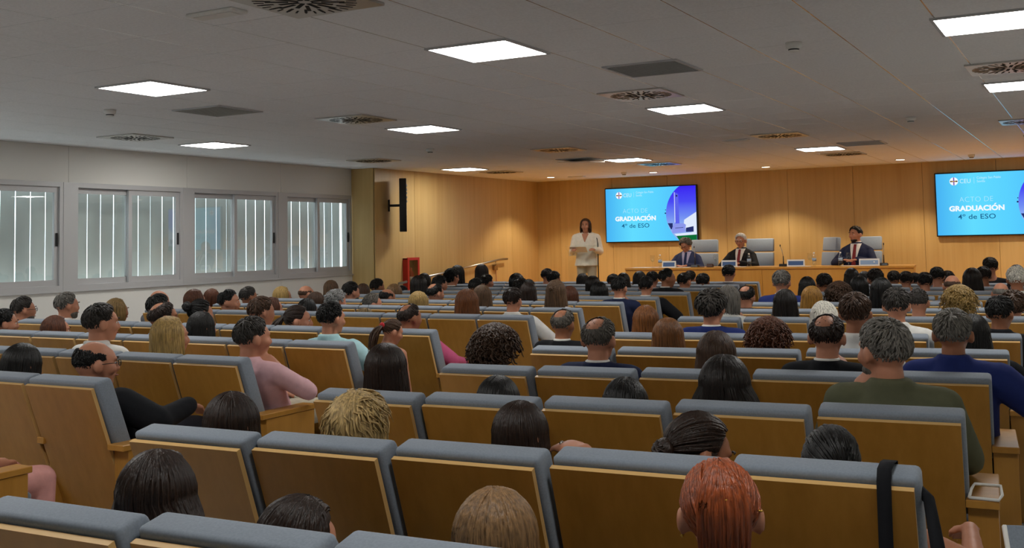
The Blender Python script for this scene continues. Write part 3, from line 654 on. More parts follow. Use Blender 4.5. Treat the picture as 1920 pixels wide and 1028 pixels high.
# people in the audience: row, x, y, height of the crown, head width, hair, hair colour, head turn, nod, pose, garment, colour, look
PEOPLE = [
 (0, -0.737, 1.987, 1.122, 0.18, 'sleek', 'auburn', -24, 0, 'lap', 'tee', 'black', 'woman with sleek pinned-back auburn hair and small gold hairpins'),
 (0, -1.272, 1.91, 1.022, 0.213, 'long', 'lightbrown', 0, 0, 'lap', 'tee', 'cream', 'woman with straight light brown highlighted hair'),
 (0, -1.846, 1.839, 0.975, 0.225, 'long', 'darkbrown', 35, 14, 'lap', 'tee', 'grey', 'woman with dark shiny hair looking down to her right'),
 (0, -2.266, 1.795, 1.053, 0.217, 'longwide', 'darkbrown', 0, 0, 'lap', 'tee', 'black', 'woman with very long dark brown hair over her back'),
 (1, -2.932, 2.768, 1.048, 0.214, 'long', 'darkbrown', 0, 4, 'lap', 'tee', 'black', 'dark-haired woman behind a single backrest beside the aisle'),
 (1, -2.384, 2.827, 1.062, 0.242, 'shortwavy', 'blonde', 0, 0, 'lap', 'tee', 'cream', 'woman with short wavy blonde hair'),
 (1, -1.745, 2.914, 1.062, 0.181, 'long', 'darkbrown', 10, 0, 'sideR', 'tee', 'black', 'brown-haired woman, ringed hand at her cheek'),
 (1, -1.205, 3.001, 1.052, 0.215, 'updo', 'darkbrown', 50, 12, 'lap', 'tee', 'navy', 'woman with dark hair pinned up looking down in profile'),
 (1, -0.752, 3.085, 1.019, 0.214, 'lowpony', 'black', -8, 8, 'armR', 'strap', 'black', 'woman with black hair in a low side ponytail'),
 (2, -4.845, 3.681, 1.118, 0.262, 'ring', 'black', 22, 4, 'armR', 'suit', 'black', 'balding man with glasses in a black suit'),
 (2, -5.451, 3.68, 1.078, 0.229, 'long', 'black', 0, 5, 'lap', 'tee', 'black', 'woman with black hair at the far edge'),
 (2, -2.943, 3.798, 1.139, 0.2, 'long', 'darkbrown', 0, 0, 'lap', 'tee', 'grey', 'woman with long dark brown hair and grey top'),
 (2, -2.396, 3.87, 1.005, 0.203, 'long', 'black', 0, 6, 'lap', 'tee', 'black', 'dark-haired child sunk low beside the aisle seats'),
 (2, -1.82, 3.963, 1.012, 0.206, 'long', 'black', 0, 6, 'lap', 'tee', 'black', 'dark-haired girl sunk low in her seat'),
 (2, -1.405, 4.042, 1.109, 0.223, 'longwide', 'darkbrown2', 0, 0, 'lap', 'tee', 'black', 'woman with thick long black-brown hair'),
 (2, -0.761, 4.183, 1.265, 0.22, 'short', 'grey', -48, 0, 'chinL', 'jacket', 'olive', 'grey-haired man in an olive green jacket'),
 (3, -4.638, 4.694, 1.171, 0.215, 'short', 'darkgrey', 18, 4, 'chinR', 'shirt', 'pink', 'man in a pale pink shirt resting his chin'),
 (3, -2.967, 4.826, 1.151, 0.237, 'curly', 'brown', 0, 0, 'lap', 'tee', 'black', 'woman with bushy curly dark hair'),
 (3, -2.369, 4.918, 1.199, 0.206, 'spot', 'grey2', 4, 0, 'lap', 'suit', 'navy', 'man in navy suit with a bald crown'),
 (3, -1.761, 5.036, 1.121, 0.207, 'long', 'brown', 0, 0, 'lap', 'tee', 'black', 'woman with long brown hair'),
 (3, -1.222, 5.161, 1.216, 0.188, 'spot', 'darkbrown', 6, 0, 'chinR', 'suit', 'black', 'balding man in black suit with white collar'),
 (3, -0.652, 5.314, 1.232, 0.196, 'short', 'grey', 6, 0, 'armR', 'jacket', 'blue', 'grey-haired man in a bright navy blazer'),
 (3, -5.356, 4.69, 1.16, 0.226, 'long', 'blonde2', 20, 4, 'lap', 'tee', 'cream', 'woman with long straight blonde hair'),
 (3, -6.013, 4.69, 1.239, 0.226, 'short', 'darkgrey2', 25, 0, 'lap', 'shirt', 'white', 'tall man with swept-back dark greying hair'),
 (4, -4.802, 5.701, 1.203, 0.19, 'fade', 'black', 10, 0, 'armR', 'shirt', 'teal', 'man with black faded hair in pale turquoise shirt'),
 (4, -7.764, 5.7, 1.057, 0.226, 'bob', 'redbrown', 20, 4, 'lap', 'tee', 'black', 'woman with a reddish brown bob'),
 (4, -8.456, 5.7, 1.106, 0.211, 'short', 'black', 20, 0, 'lap', 'shirt', 'grey', 'black-haired man at the far edge'),
 (4, -6.067, 5.7, 1.117, 0.205, 'long', 'black', 10, 0, 'lap', 'tee', 'black', 'woman with shiny straight black hair'),
 (4, -6.516, 5.7, 1.194, 0.232, 'spot', 'darkbrown', 18, 0, 'lap', 'shirt', 'ltblue', 'man with thinning dark hair and light blue collar'),
 (4, -2.37, 5.963, 1.112, 0.199, 'long', 'chestnut', 0, 0, 'lap', 'tee', 'cream', 'woman with smooth chestnut bob-length hair'),
 (4, -1.781, 6.094, 1.12, 0.21, 'curly', 'redbrown', 0, 0, 'lap', 'tee', 'grey', 'woman with full curly reddish brown hair'),
 (4, -1.291, 6.223, 1.26, 0.19, 'short', 'brown', 0, 0, 'lap', 'shirt', 'white', 'man with brown hair and white shirt'),
 (4, -0.667, 6.414, 1.131, 0.17, 'long', 'black', 0, 0, 'armR', 'tee', 'black', 'woman with dark hair and bare arm'),
 (5, -3.516, 6.808, 1.107, 0.198, 'spot', 'grey2', 8, 0, 'lap', 'suit', 'black', 'man with thin grey hair and dark suit'),
 (5, -6.018, 6.72, 1.105, 0.235, 'ponytail', 'darkbrown', 44, 0, 'lap', 'tee', 'floral', 'woman in profile with ponytail, earring and floral top'),
 (5, -8.942, 6.72, 1.197, 0.237, 'short', 'grey3', 24, 0, 'lap', 'shirt', 'white', 'grey-bearded man in white shirt beside the windows'),
 (5, -9.605, 6.72, 1.15, 0.249, 'short', 'darkgrey2', 26, 0, 'lap', 'shirt', 'grey', 'bearded man with glasses'),
 (5, -8.198, 6.72, 1.145, 0.203, 'bob', 'dkblonde', 25, 10, 'lap', 'tee', 'black', 'woman with a dark blonde bob leaning forward'),
 (5, -7.663, 6.72, 1.189, 0.217, 'short', 'black', 10, 0, 'lap', 'tee', 'black', 'person with short black hair'),
 (5, -6.424, 6.72, 1.173, 0.232, 'short', 'brown', 24, 8, 'chinR', 'shirt', 'white', 'brown-haired man leaning his cheek on his hand'),
 (5, -7.142, 6.72, 1.144, 0.217, 'bun', 'black', 10, 0, 'lap', 'tee', 'black', 'woman with black hair and a glittering hair clip'),
 (5, -4.837, 6.721, 1.138, 0.187, 'spot', 'darkbrown', 10, 0, 'armR', 'shirt', 'magenta', 'balding man in a bright pink shirt'),
 (5, -2.89, 6.898, 1.128, 0.193, 'long', 'auburn2', 0, 0, 'lap', 'tee', 'black', 'woman with auburn shoulder-length hair'),
 (5, -2.432, 6.984, 1.23, 0.212, 'wavy', 'darkgrey', 6, 0, 'lap', 'suit', 'blue', 'man with wavy dark greying hair and blue suit'),
 (5, -1.683, 7.16, 1.152, 0.162, 'bobw', 'white', 0, 0, 'lap', 'tee', 'white', 'white-haired woman'),
 (5, -1.231, 7.288, 1.242, 0.196, 'short', 'darkgrey', 4, 0, 'lap', 'shirt', 'white', 'man with grizzled dark hair in white shirt'),
 (5, -0.614, 7.489, 1.182, 0.178, 'short', 'black', 10, 0, 'lap', 'shirt', 'black', 'man with glossy jet black hair'),
 (6, -4.753, 8.282, 1.184, 0.197, 'short', 'darkbrown', 8, 0, 'armR', 'shirt', 'white', 'dark-haired man in a loose white shirt'),
 (6, -6.444, 8.28, 0.977, 0.202, 'long', 'dkblonde', 16, 0, 'lap', 'tee', 'black', 'woman with sunglasses on her dark blonde hair'),
 (6, -9.372, 8.28, 1.151, 0.218, 'bald', 'black', 10, 0, 'lap', 'tee', 'grey', 'bald man against the white wall'),
 (6, -8.815, 8.28, 1.153, 0.236, 'long', 'redbrown', 16, 0, 'lap', 'tee', 'black', 'woman with reddish brown long hair against white wall'),
 (6, -8.314, 8.28, 1.15, 0.232, 'short', 'black', 48, 0, 'lap', 'shirt', 'black', 'young man with black hair in full profile'),
 (6, -7.656, 8.28, 1.074, 0.191, 'bob', 'redbrown', 40, 8, 'lap', 'tee', 'cream', 'woman with brown bob in profile'),
 (6, -7.18, 8.28, 1.067, 0.198, 'long', 'black', 10, 0, 'lap', 'tee', 'black', 'woman with very dark hair'),
 (6, -5.272, 8.28, 1.168, 0.252, 'long', 'auburn3', 0, 0, 'lap', 'tee', 'black', 'woman with long auburn hair'),
 (6, -2.321, 8.567, 1.165, 0.205, 'long', 'darkbrown2', 0, 0, 'lap', 'tee', 'black', 'woman with long dark straight hair'),
 (6, -1.308, 8.825, 1.166, 0.164, 'buzz', 'darkgrey', 0, 0, 'lap', 'tee', 'white', 'man with buzz-cut hair'),
 (6, -1.017, 8.915, 1.188, 0.214, 'curly', 'blonde2', 0, 0, 'lap', 'tee', 'cream', 'woman with curly blonde hair'),
 (6, -0.628, 9.045, 1.128, 0.191, 'wavy', 'brown', 0, 0, 'lap', 'tee', 'black', 'woman with brown wavy hair at right edge'),
 (6, -2.781, 8.477, 1.199, 0.19, 'bobw', 'grey', 26, 4, 'chinR', 'shirt', 'white', 'grey-haired person with hand at the chin'),
 (7, -9.525, 9.3, 1.108, 0.196, 'bob', 'redbrown', 20, 0, 'lap', 'tee', 'black', 'woman with short brown hair against white wall'),
 (7, -8.961, 9.3, 1.136, 0.205, 'short', 'darkgrey', 26, 0, 'lap', 'shirt', 'black', 'man with dark silver-topped hair'),
 (7, -7.646, 9.3, 1.097, 0.243, 'curlyshort', 'silver', 16, 0, 'chinR', 'shirt', 'white', 'man with curly silver hair'),
 (7, -7.143, 9.3, 1.07, 0.226, 'buzz', 'grey2', 30, 4, 'chinR', 'shirt', 'pink', 'man with cropped grey hair and hand at face'),
 (7, -6.513, 9.3, 1.09, 0.232, 'long', 'blonde2', 10, 0, 'lap', 'tee', 'cream', 'woman with straight blonde hair'),
 (7, -7.925, 9.3, 1.077, 0.209, 'long', 'brown', 10, 0, 'lap', 'tee', 'black', 'woman with brown hair'),
 (7, -5.689, 9.3, 1.161, 0.201, 'long', 'brown2', 8, 0, 'lap', 'tee', 'grey', 'woman with streaked brown hair'),
 (7, -2.918, 9.473, 1.164, 0.19, 'spot', 'black', 4, 0, 'lap', 'shirt', 'black', 'black-haired man with thinning crown'),
 (7, -2.341, 9.583, 1.146, 0.196, 'long', 'blonde3', 0, 0, 'lap', 'tee', 'cream', 'woman with golden blonde hair'),
 (7, -1.751, 9.722, 1.218, 0.203, 'long', 'black', 0, 0, 'lap', 'tee', 'black', 'woman with wavy black hair'),
 (7, -4.831, 9.301, 1.211, 0.205, 'halfup', 'brown2', 4, 0, 'lap', 'tee', 'white', 'woman with half-tied long light brown hair'),
 (8, -9.344, 10.32, 1.088, 0.236, 'bob', 'blonde2', 36, 0, 'lap', 'tee', 'cream', 'woman with a blonde bob against white wall'),
 (8, -8.943, 10.32, 1.116, 0.219, 'bald', 'brown', 16, 0, 'lap', 'shirt', 'grey', 'bald man against white wall'),
 (8, -8.232, 10.32, 1.151, 0.227, 'short', 'black', 20, 0, 'lap', 'shirt', 'ltblue', 'dark-haired bearded man in light blue shirt'),
 (8, -7.661, 10.32, 1.079, 0.209, 'ring', 'black', 26, 8, 'chinR', 'shirt', 'black', 'balding man propping his head on his hand'),
 (8, -6.975, 10.32, 1.145, 0.229, 'spot', 'black', 22, 0, 'lap', 'shirt', 'ltblue', 'man with thinning black hair in pale blue shirt'),
 (8, -4.572, 10.327, 1.204, 0.185, 'fade', 'black', 8, 0, 'chinR', 'suit', 'navy', 'man in navy suit holding hand to cheek'),
 (8, -2.318, 10.608, 1.147, 0.225, 'curly', 'brown', 0, 0, 'lap', 'tee', 'black', 'woman with curly brown hair'),
 (7, -1.965, 9.668, 1.095, 0.136, 'short', 'black', 0, 0, 'lap', 'tee', 'black', 'person with short dark hair sunk low'),
 (8, -0.867, 11.003, 1.131, 0.196, 'bald', 'grey', 0, 0, 'lap', 'shirt', 'white', 'bald man at right'),
 (8, -1.286, 10.872, 1.209, 0.177, 'bald', 'brown', 0, 0, 'lap', 'shirt', 'grey', 'shiny-headed bald man'),
 (9, -8.292, 11.35, 1.079, 0.228, 'long', 'lightbrown', 10, 0, 'lap', 'tee', 'cream', 'woman with long light brown hair'),
 (8, -5.683, 10.32, 1.146, 0.169, 'long', 'darkbrown', 4, 0, 'lap', 'tee', 'black', 'woman with dark brown hair'),
 (8, -5.161, 10.32, 1.105, 0.154, 'long', 'redbrown', 4, 0, 'lap', 'tee', 'black', 'woman with reddish brown hair'),
 (9, -9.347, 11.35, 1.129, 0.207, 'long', 'brown2', 10, 0, 'lap', 'tee', 'cream', 'woman with light brown hair before the window wall'),
 (9, -8.779, 11.35, 1.085, 0.16, 'long', 'brown', 10, 0, 'lap', 'tee', 'black', 'woman with dull brown hair before the wood pillar'),
 (8, -2.86, 10.503, 1.265, 0.185, 'short', 'grey3', -6, 0, 'lap', 'suit', 'blue', 'grey-haired man in blue suit'),
 (9, -4.675, 11.354, 1.171, 0.188, 'short', 'black', 6, 0, 'armR', 'suit', 'black', 'dark-haired man in black suit'),
 (9, -0.793, 12.058, 1.244, 0.236, 'short', 'white', 0, 0, 'lap', 'shirt', 'white', 'white-haired man in white shirt at right edge'),
 (9, -7.895, 11.35, 1.192, 0.225, 'long', 'darkbrown2', 21, 0, 'lap', 'tee', 'navy', 'student with long dark hair'),
 (9, -5.292, 11.35, 1.109, 0.23, 'long', 'black', -2, 0, 'lap', 'tee', 'navy', 'student with long dark hair'),
 (10, -9.346, 12.4, 1.11, 0.212, 'short', 'darkbrown2', 36, 0, 'lap', 'tee', 'navy', 'student with short dark hair'),
 (10, -8.89, 12.4, 1.009, 0.155, 'short', 'darkbrown2', 32, 0, 'lap', 'tee', 'black', 'student with short dark hair'),
 (10, -8.261, 12.4, 1.154, 0.258, 'short', 'black', 27, 0, 'lap', 'tee', 'navy', 'student with short dark hair'),
 (11, -8.7, 13.42, 1.215, 0.277, 'curlyshort', 'black', 24, 0, 'lap', 'suit', 'black', 'young man with bushy black hair'),
 (9, -2.842, 11.536, 1.161, 0.153, 'long', 'black', -23, 0, 'lap', 'tee', 'navy', 'student with long dark hair'),
 (10, -2.896, 12.577, 1.16, 0.216, 'short', 'darkbrown2', -27, 0, 'lap', 'tee', 'navy', 'student with short dark hair'),
 (12, -7.557, 14.42, 1.186, 0.199, 'short', 'black', 32, 0, 'lap', 'tee', 'navy', 'student with short dark hair'),
 (12, -9.221, 14.42, 1.247, 0.262, 'long', 'black', 48, 0, 'lap', 'tee', 'navy', 'student with long dark hair'),
 (12, -8.754, 14.42, 1.261, 0.232, 'long', 'darkbrown2', 45, 0, 'lap', 'tee', 'grey', 'student with long dark hair'),
 (12, -4.653, 14.425, 1.223, 0.213, 'short', 'black', 0, 0, 'lap', 'suit', 'grey', 'dark-haired student with light collar'),
 (12, -1.28, 14.973, 1.281, 0.197, 'short', 'darkbrown2', -57, 0, 'lap', 'tee', 'black', 'student with short dark hair'),
 (11, -2.78, 13.617, 1.191, 0.19, 'long', 'darkbrown2', -34, 0, 'lap', 'tee', 'black', 'student with long dark hair'),
 (12, -2.813, 14.611, 1.117, 0.145, 'long', 'black', -41, 0, 'lap', 'tee', 'grey', 'student with long dark hair'),
 (10, -2.326, 12.686, 1.211, 0.213, 'short', 'darkbrown2', -32, 0, 'lap', 'tee', 'navy', 'student with short dark hair'),
 (12, -2.444, 14.681, 1.121, 0.187, 'short', 'darkbrown2', -45, 0, 'lap', 'tee', 'grey', 'student with short dark hair'),
 (11, -2.145, 13.746, 1.143, 0.161, 'short', 'darkbrown2', -40, 0, 'lap', 'tee', 'navy', 'student with short dark hair'),
 (10, -1.797, 12.81, 1.161, 0.173, 'short', 'black', -37, 0, 'lap', 'tee', 'grey', 'student with short dark hair'),
 (12, -2.189, 14.736, 1.089, 0.185, 'short', 'black', -48, 0, 'lap', 'tee', 'black', 'student with short dark hair'),
 (11, -1.791, 13.832, 1.192, 0.199, 'short', 'black', -44, 0, 'lap', 'tee', 'grey', 'student with short dark hair'),
 (12, -1.788, 14.833, 1.113, 0.17, 'short', 'darkbrown2', -52, 0, 'lap', 'tee', 'grey', 'student with short dark hair'),
 (10, -1.312, 12.944, 1.203, 0.221, 'long', 'darkbrown2', 0, 0, 'lap', 'tee', 'black', 'student with straight dark hair'),
 (11, -1.274, 13.975, 1.191, 0.171, 'short', 'darkbrown2', -48, 0, 'lap', 'tee', 'grey', 'student with short dark hair'),
 (9, -2.309, 11.64, 1.162, 0.197, 'bob', 'black', -28, 0, 'lap', 'tee', 'navy', 'student with chin-length dark hair'),
 (11, -7.566, 13.42, 1.146, 0.236, 'bob', 'black', 26, 0, 'lap', 'tee', 'navy', 'student with chin-length dark hair'),
 (12, -7.881, 14.42, 1.02, 0.184, 'long', 'black', 36, 0, 'lap', 'tee', 'navy', 'student with long dark hair'),
 (11, -6.94, 13.42, 1.175, 0.201, 'short', 'black', 18, 0, 'lap', 'tee', 'navy', 'student with short dark hair'),
 (12, -6.945, 14.42, 1.109, 0.179, 'long', 'darkbrown2', 24, 0, 'lap', 'tee', 'grey', 'student with long dark hair'),
 (10, -5.844, 12.4, 1.141, 0.196, 'bob', 'darkbrown2', 4, 0, 'lap', 'tee', 'navy', 'student with chin-length dark hair'),
 (12, -6.439, 14.42, 1.099, 0.177, 'short', 'darkbrown2', 16, 0, 'lap', 'tee', 'navy', 'student with short dark hair'),
 (11, -5.839, 13.42, 1.148, 0.179, 'long', 'darkbrown2', 5, 0, 'lap', 'tee', 'navy', 'student with long dark hair'),
 (12, -6.016, 14.42, 1.138, 0.206, 'long', 'black', 9, 0, 'lap', 'tee', 'black', 'student with long dark hair'),
 (11, -5.41, 13.42, 1.168, 0.162, 'short', 'black', -1, 0, 'lap', 'tee', 'navy', 'student with short dark hair'),
 (10, -4.833, 12.401, 1.233, 0.203, 'short', 'black', 62, 0, 'lap', 'suit', 'black', 'young man with dark hair turned in profile'),
 (11, -4.963, 13.42, 1.145, 0.203, 'short', 'black', 10, 0, 'chinR', 'suit', 'black', 'dark-haired person with hand at cheek'),
 (13, -5.583, 15.42, 1.111, 0.198, 'short', 'black', 2, 0, 'lap', 'tee', 'grey', 'student with short dark hair'),
 (12, -5.043, 14.42, 1.103, 0.231, 'short', 'black', -8, 0, 'lap', 'tee', 'black', 'student with short dark hair'),
 (9, -7.0, 11.35, 1.156, 0.191, 'short', 'black', 13, 0, 'lap', 'tee', 'grey', 'student with short dark hair'),
 (11, -8.069, 13.42, 1.132, 0.208, 'short', 'black', 31, 0, 'lap', 'tee', 'black', 'student with short dark hair'),
 (11, -9.181, 13.42, 1.152, 0.198, 'bob', 'darkbrown2', 41, 0, 'lap', 'tee', 'black', 'student with chin-length dark hair'),
 (10, -6.938, 12.4, 1.115, 0.218, 'short', 'darkbrown2', 15, 0, 'lap', 'tee', 'navy', 'student with short dark hair'),
 (11, -0.911, 14.089, 1.205, 0.196, 'long', 'darkbrown2', -52, 0, 'lap', 'tee', 'grey', 'student with long dark hair'),
]

rows = {}
for p in PEOPLE: rows.setdefault((p[0], p[1] > -3.9), []).append(p[1])
seen_l = {}
SPECS = ('glasses', )
for row, x, y, zt, w, sty, hc, yaw, pit, pose, cl, cc, look in PEOPLE:
    right = x > -3.9; srt = sorted(rows[(row, right)], key=(lambda q: q) if right else (lambda q: -q)); n = srt.index(x)
    lab = '%s, row %s, %s person %s of the central aisle' % (look, NUM[row], ORD[n], 'right' if right else 'left')
    wd = lab.split()
    if len(wd) > 16: lab = '%s, row %s, %s %s of aisle' % (look, NUM[row], ORD[n], 'right' if right else 'left')
    yaw = max(-50, min(yaw, 62)) if look.startswith('student') is False else max(-24, min(yaw, 24))
    grp = 'students in the front rows' if look.startswith('student') else 'audience'
    o, ps = person(x, y, 0, zt, w, sty, hc, yaw, pit, pose, cl, cc, lab, 0, row <= 4 or 'earring' in look, grp, 20 <= yaw and row <= 7 and sty not in ('long',), 'glasses' in look and 'sun' not in look,
                   'tan' if (row*7+n) % 5 == 0 else 'fair', 'beige' if cc in ('pink', 'white') else 'trouser')
    H = lambda q: ps.head+ps.R @ Vector(q)
    eul = ps.R.to_euler()
    if 'sunglasses' in look: link('sunglasses', glasses_mesh(), M_BLACK, o, H((0, -.035, .115)), (ps.R @ Matrix.Rotation(1.1, 3, 'X')).to_euler())
    if 'hairpins' in look:
        for q in ((-.012, -.112, .055), (.004, -.113, .060), (.078, -.085, .03), (.083, -.08, .028)): link('hairpin', tube([(-.003, 0, 0), (.003, 0, .001)], .0022, 6), M_GOLD, o, H(q), eul)
        link('earring', lathe([(0, -.006), (.005, 0), (0, .006)], 10), M_GOLD, o, H((-.086, -.005, -.045)))
    if 'earring and' in look:
        link('earring', lathe([(0, -.012), (.010, 0), (0, .012)], 10), M_PAPER, o, H((.088, -.008, -.052)))
    if 'ringed' in look:
        wr, f = Vector(ps.arms[1][2]), Vector(ps.arms[1][3])
        link('ring', lathe([(.0105, -.004), (.0118, 0), (.0105, .004)], 14), M_METAL, o, wr+f*.10, f.to_track_quat('Z', 'Y').to_euler())
    if 'glittering' in look: link('hair_clip', tube([(-.02, 0, 0), (0, 0, .004), (.02, 0, 0)], .004, 6), M_METAL, o, H((.0, -.118, .07)), eul)
    if sty in ('ponytail', 'lowpony') : link('hair_tie', lathe([(.016, -.008), (.022, 0), (.016, .008)], 12), M_BLACK, o, H((0, -.118, .035) if sty == 'ponytail' else (.045, -.088, -.03)), (PI/2, 0, 0))
    if 'bearded' in look or 'olive' in look:
        Q = Prims(); Q.ell((0, .040, -.072), (.056, .058, .046)); Q.ell((0, .070, -.094), (.030, .028, .026))
        link('beard', CL.setdefault('beard', Q.fuse('beard', .008, 3)), HAIR['grey2' if 'grey' in look or 'olive' in look or 'bearded man with' in look else 'black'], o, ps.head, eul)
    if 'watch' in look or ('navy suit holding' in look):
        wr, el = Vector(ps.arms[1][2]), Vector(ps.arms[1][1]); link('wristwatch', lathe([(.031, -.008), (.034, 0), (.031, .008)], 18), M_GOLD, o, wr.lerp(el, .12), (el-wr).to_track_quat('Z', 'Y').to_euler())
# small girl with a red scrunchie standing in the central aisle beside the turquoise shirt
o, ps = person(-4.24, 5.66, 0, 1.10, .17, 'ponytail', 'brown', 20, 16, 'stand', 'strap', 'cream', 'small girl with red hair scrunchie and ponytail beside the man in turquoise shirt', -.15, True, 'audience', False)
link('scrunchie', lathe([(.012, -.012), (.030, -.008), (.034, 0), (.030, .008), (.012, .012)], 18), CLOTH['red'], o, ps.head+ps.R @ Vector((0, -.122, .035)), (PI/2, 0, 0))
# person of the second row, left block: only the lap shows at the picture's left edge
o, ps = person(-4.70, 2.62, 0, 1.17, .2, 'long', 'darkbrown', 12, 0, 'lap', 'tee', 'lace', 'woman in pink lace dress with only her lap showing at left edge', 0, True, 'audience', False, False, 'fair', 'lace')

# ------------------------------------------------------------------ speakers on the stage
SH = lambda nm: CLOTH[nm]
def front_patch(ps, z0, z1, w0, w1, g, d=.004, nz=9, nx=7):
    """a strip of cloth lying on the chest"""
    rz = [r[2] for r in ps.rings]; v, f = [], []
    for i in range(nz):
        t = i/(nz-1); z = z0+(z1-z0)*t; w = w0+(w1-w0)*t; cy = np.interp(z, rz, [r[1] for r in ps.rings]); rx = np.interp(z, rz, [r[3] for r in ps.rings])+g; ry = np.interp(z, rz, [r[4] for r in ps.rings])+g
        for j in range(nx):
            x = w*(2*j/(nx-1)-1); v.append((x, cy+ry*math.sqrt(max(.02, 1-(x/rx)**2))+d, z))
    n = len(v); v += [(a, b-.012, c) for a, b, c in v]
    for i in range(nz-1):
        for j in range(nx-1):
            a = i*nx+j; f.append((a, a+nx, a+nx+1, a+1)); f.append((n+a, n+a+1, n+a+nx+1, n+a+nx))
    return pyd('patch', v, f, True)
def suit_front(o, ps, shirt, tie, g=.020):
    z1 = ps.rings[-2][2]+.012
    link('shirt_front', front_patch(ps, .64, z1+.01, .014, .082, g, .006), SH(shirt), o)
    if tie: link('tie', front_patch(ps, .60, z1, .032, .020, g, .012), SH(tie), o)
def presenter(x, y, zt, hair, style, yaw, pit, cc, shirt, tie, label, rotz, specs=False, beard=False):
    o, ps = person(x, y, ZS, zt-ZS, .2, style, hair, yaw, pit, 'desk', 'suit', cc, label, rotz, True, 'speakers at the stage desk', True, specs)
    suit_front(o, ps, shirt, tie)
    if beard:
        Q = Prims(); Q.ell((0, .036, -.078), (.052, .054, .036)); Q.ell((0, .068, -.096), (.026, .026, .020)); link('beard', Q.fuse('beard', .008, 3), HAIR['darkbrown'], o, ps.head, ps.R.to_euler())
    return o
presenter(-6.50, 18.35, 1.64, 'grey3', 'wavy', 14, 24, 'navysuit', 'lilac', 'navysuit', 'grizzled man with glasses in slate blue suit reading at the desk', PI+.1, True)
presenter(-5.51, 18.45, 1.69, 'snow', 'short', 0, 8, 'black', 'white', 'wine', 'white-haired man with glasses in black suit and red tie', PI, True)
presenter(-3.55, 18.55, 1.76, 'darkbrown2', 'short', 26, 0, 'navy', 'white', 'wine', 'dark-haired bearded man in navy suit and burgundy tie', PI-.05, False, True)
o, ps = person(-8.16, 17.55, ZS, 1.99-ZS, .2, 'bob', 'brown', 0, 0, 'lectern', 'tunic', 'ivory', 'woman in white blouse and grey trousers speaking at the clear lectern', PI+.25, True, 'speakers on the stage', True, False, 'fair', 'beige')
link('neckline', front_patch(ps, 1.20, 1.345, .006, .062, .022, .004), SKIN['fair'], o)
o2 = link('speech_paper', box(.30, .21, .003), M_PAPER, None, (-8.13, 17.04, 1.455), (-.5, 0, .25)); tag(o2, 'white sheet of speech notes on the clear lectern', 'paper')

# ------------------------------------------------------------------ stage furniture
DX0, DY0, DX1, DY1, DZ = -7.26, 17.08, -2.58, 17.55, 1.118
da = math.atan2(DY1-DY0, DX1-DX0); DL = math.hypot(DX1-DX0, DY1-DY0)
desk = empty('speakers_desk', (DX0, DY0, ZS), 'long beech desk with panelled front on the stage', 'desk', None, da)
for i in range(2): link('front_panel', box(DL/2-.004, .03, DZ-ZS-.035, .002), M_DESKWOOD, desk, (DL*(.25+.5*i), .035, (DZ-ZS-.035)/2))
for s in (0, 1): link('end_panel', box(.03, .62, DZ-ZS-.035, .002), M_DESKWOOD, desk, (.015+s*(DL-.03), .37, (DZ-ZS-.035)/2))
link('desk_top', box(DL+.02, .72, .035, .003), M_DESKWOOD, desk, (DL/2, .36, DZ-ZS-.0175))
def ond(px_x, depth=.2):
    """a point on the desk top at world x"""
    t = (px_x-DX0)/(DX1-DX0); return (px_x-math.sin(da)*depth, DY0+t*(DY1-DY0)+math.cos(da)*depth, DZ)
M_CHAIRF = mat('blue_grey_chair_fabric', '#8e9bac', .8, spec=.2, noise=.05, nscale=(60, 60, 60))
me_cb = prism([(-.05, .0), (.05, .0), (.05, .28), (.03, .29), (-.05, .28)], .50, bev=.02, seg=2, smooth=True)
def stage_chair(x, y, rz, label):
    c = empty('conference_chair', (x, y, ZS), label, 'chair', 'grey high-backed chairs behind the desk', rz)
    for i, z in enumerate((.47, .735, 1.0)): link('back_cushion', prism([(-.05, 0), (.05, 0), (.05, .245), (-.05, .245)], .50, bev=.018, seg=2, smooth=True) if i < 2 else prism([(-.05, 0), (.05, 0), (.045, .235), (-.045, .235)], .50, bev=.018, seg=2, smooth=True), M_CHAIRF, c, (0, -.27-.035*i, z-.02), (.10, 0, 0))
    link('seat_cushion', box(.52, .50, .11, .03, 3), M_CHAIRF, c, (0, 0, .44))
    for i in (-1, 1): link('armrest', tube([(.27*i, -.22, .42), (.27*i, -.2, .66), (.27*i, .12, .66), (.27*i, .2, .42)], .018, 8), M_DARKMET, c)
    link('column', lathe([(.03, .08), (.03, .40)], 12), M_DARKMET, c)
    link('base', boxes([(-.28, -.03, .03, .28, .03, .08), (-.03, -.28, .03, .03, .28, .08)]), M_DARKMET, c)
    return c
stage_chair(-6.46, 18.72, PI+.05, 'grey high-backed chair behind the man in slate blue suit')
stage_chair(-5.44, 18.78, PI+.02, 'grey high-backed chair behind the white-haired man')
stage_chair(-4.34, 18.45, PI-.9, 'empty grey high-backed chair turned sideways at the desk')
stage_chair(-3.58, 18.88, PI, 'grey high-backed chair behind the bearded man in navy')
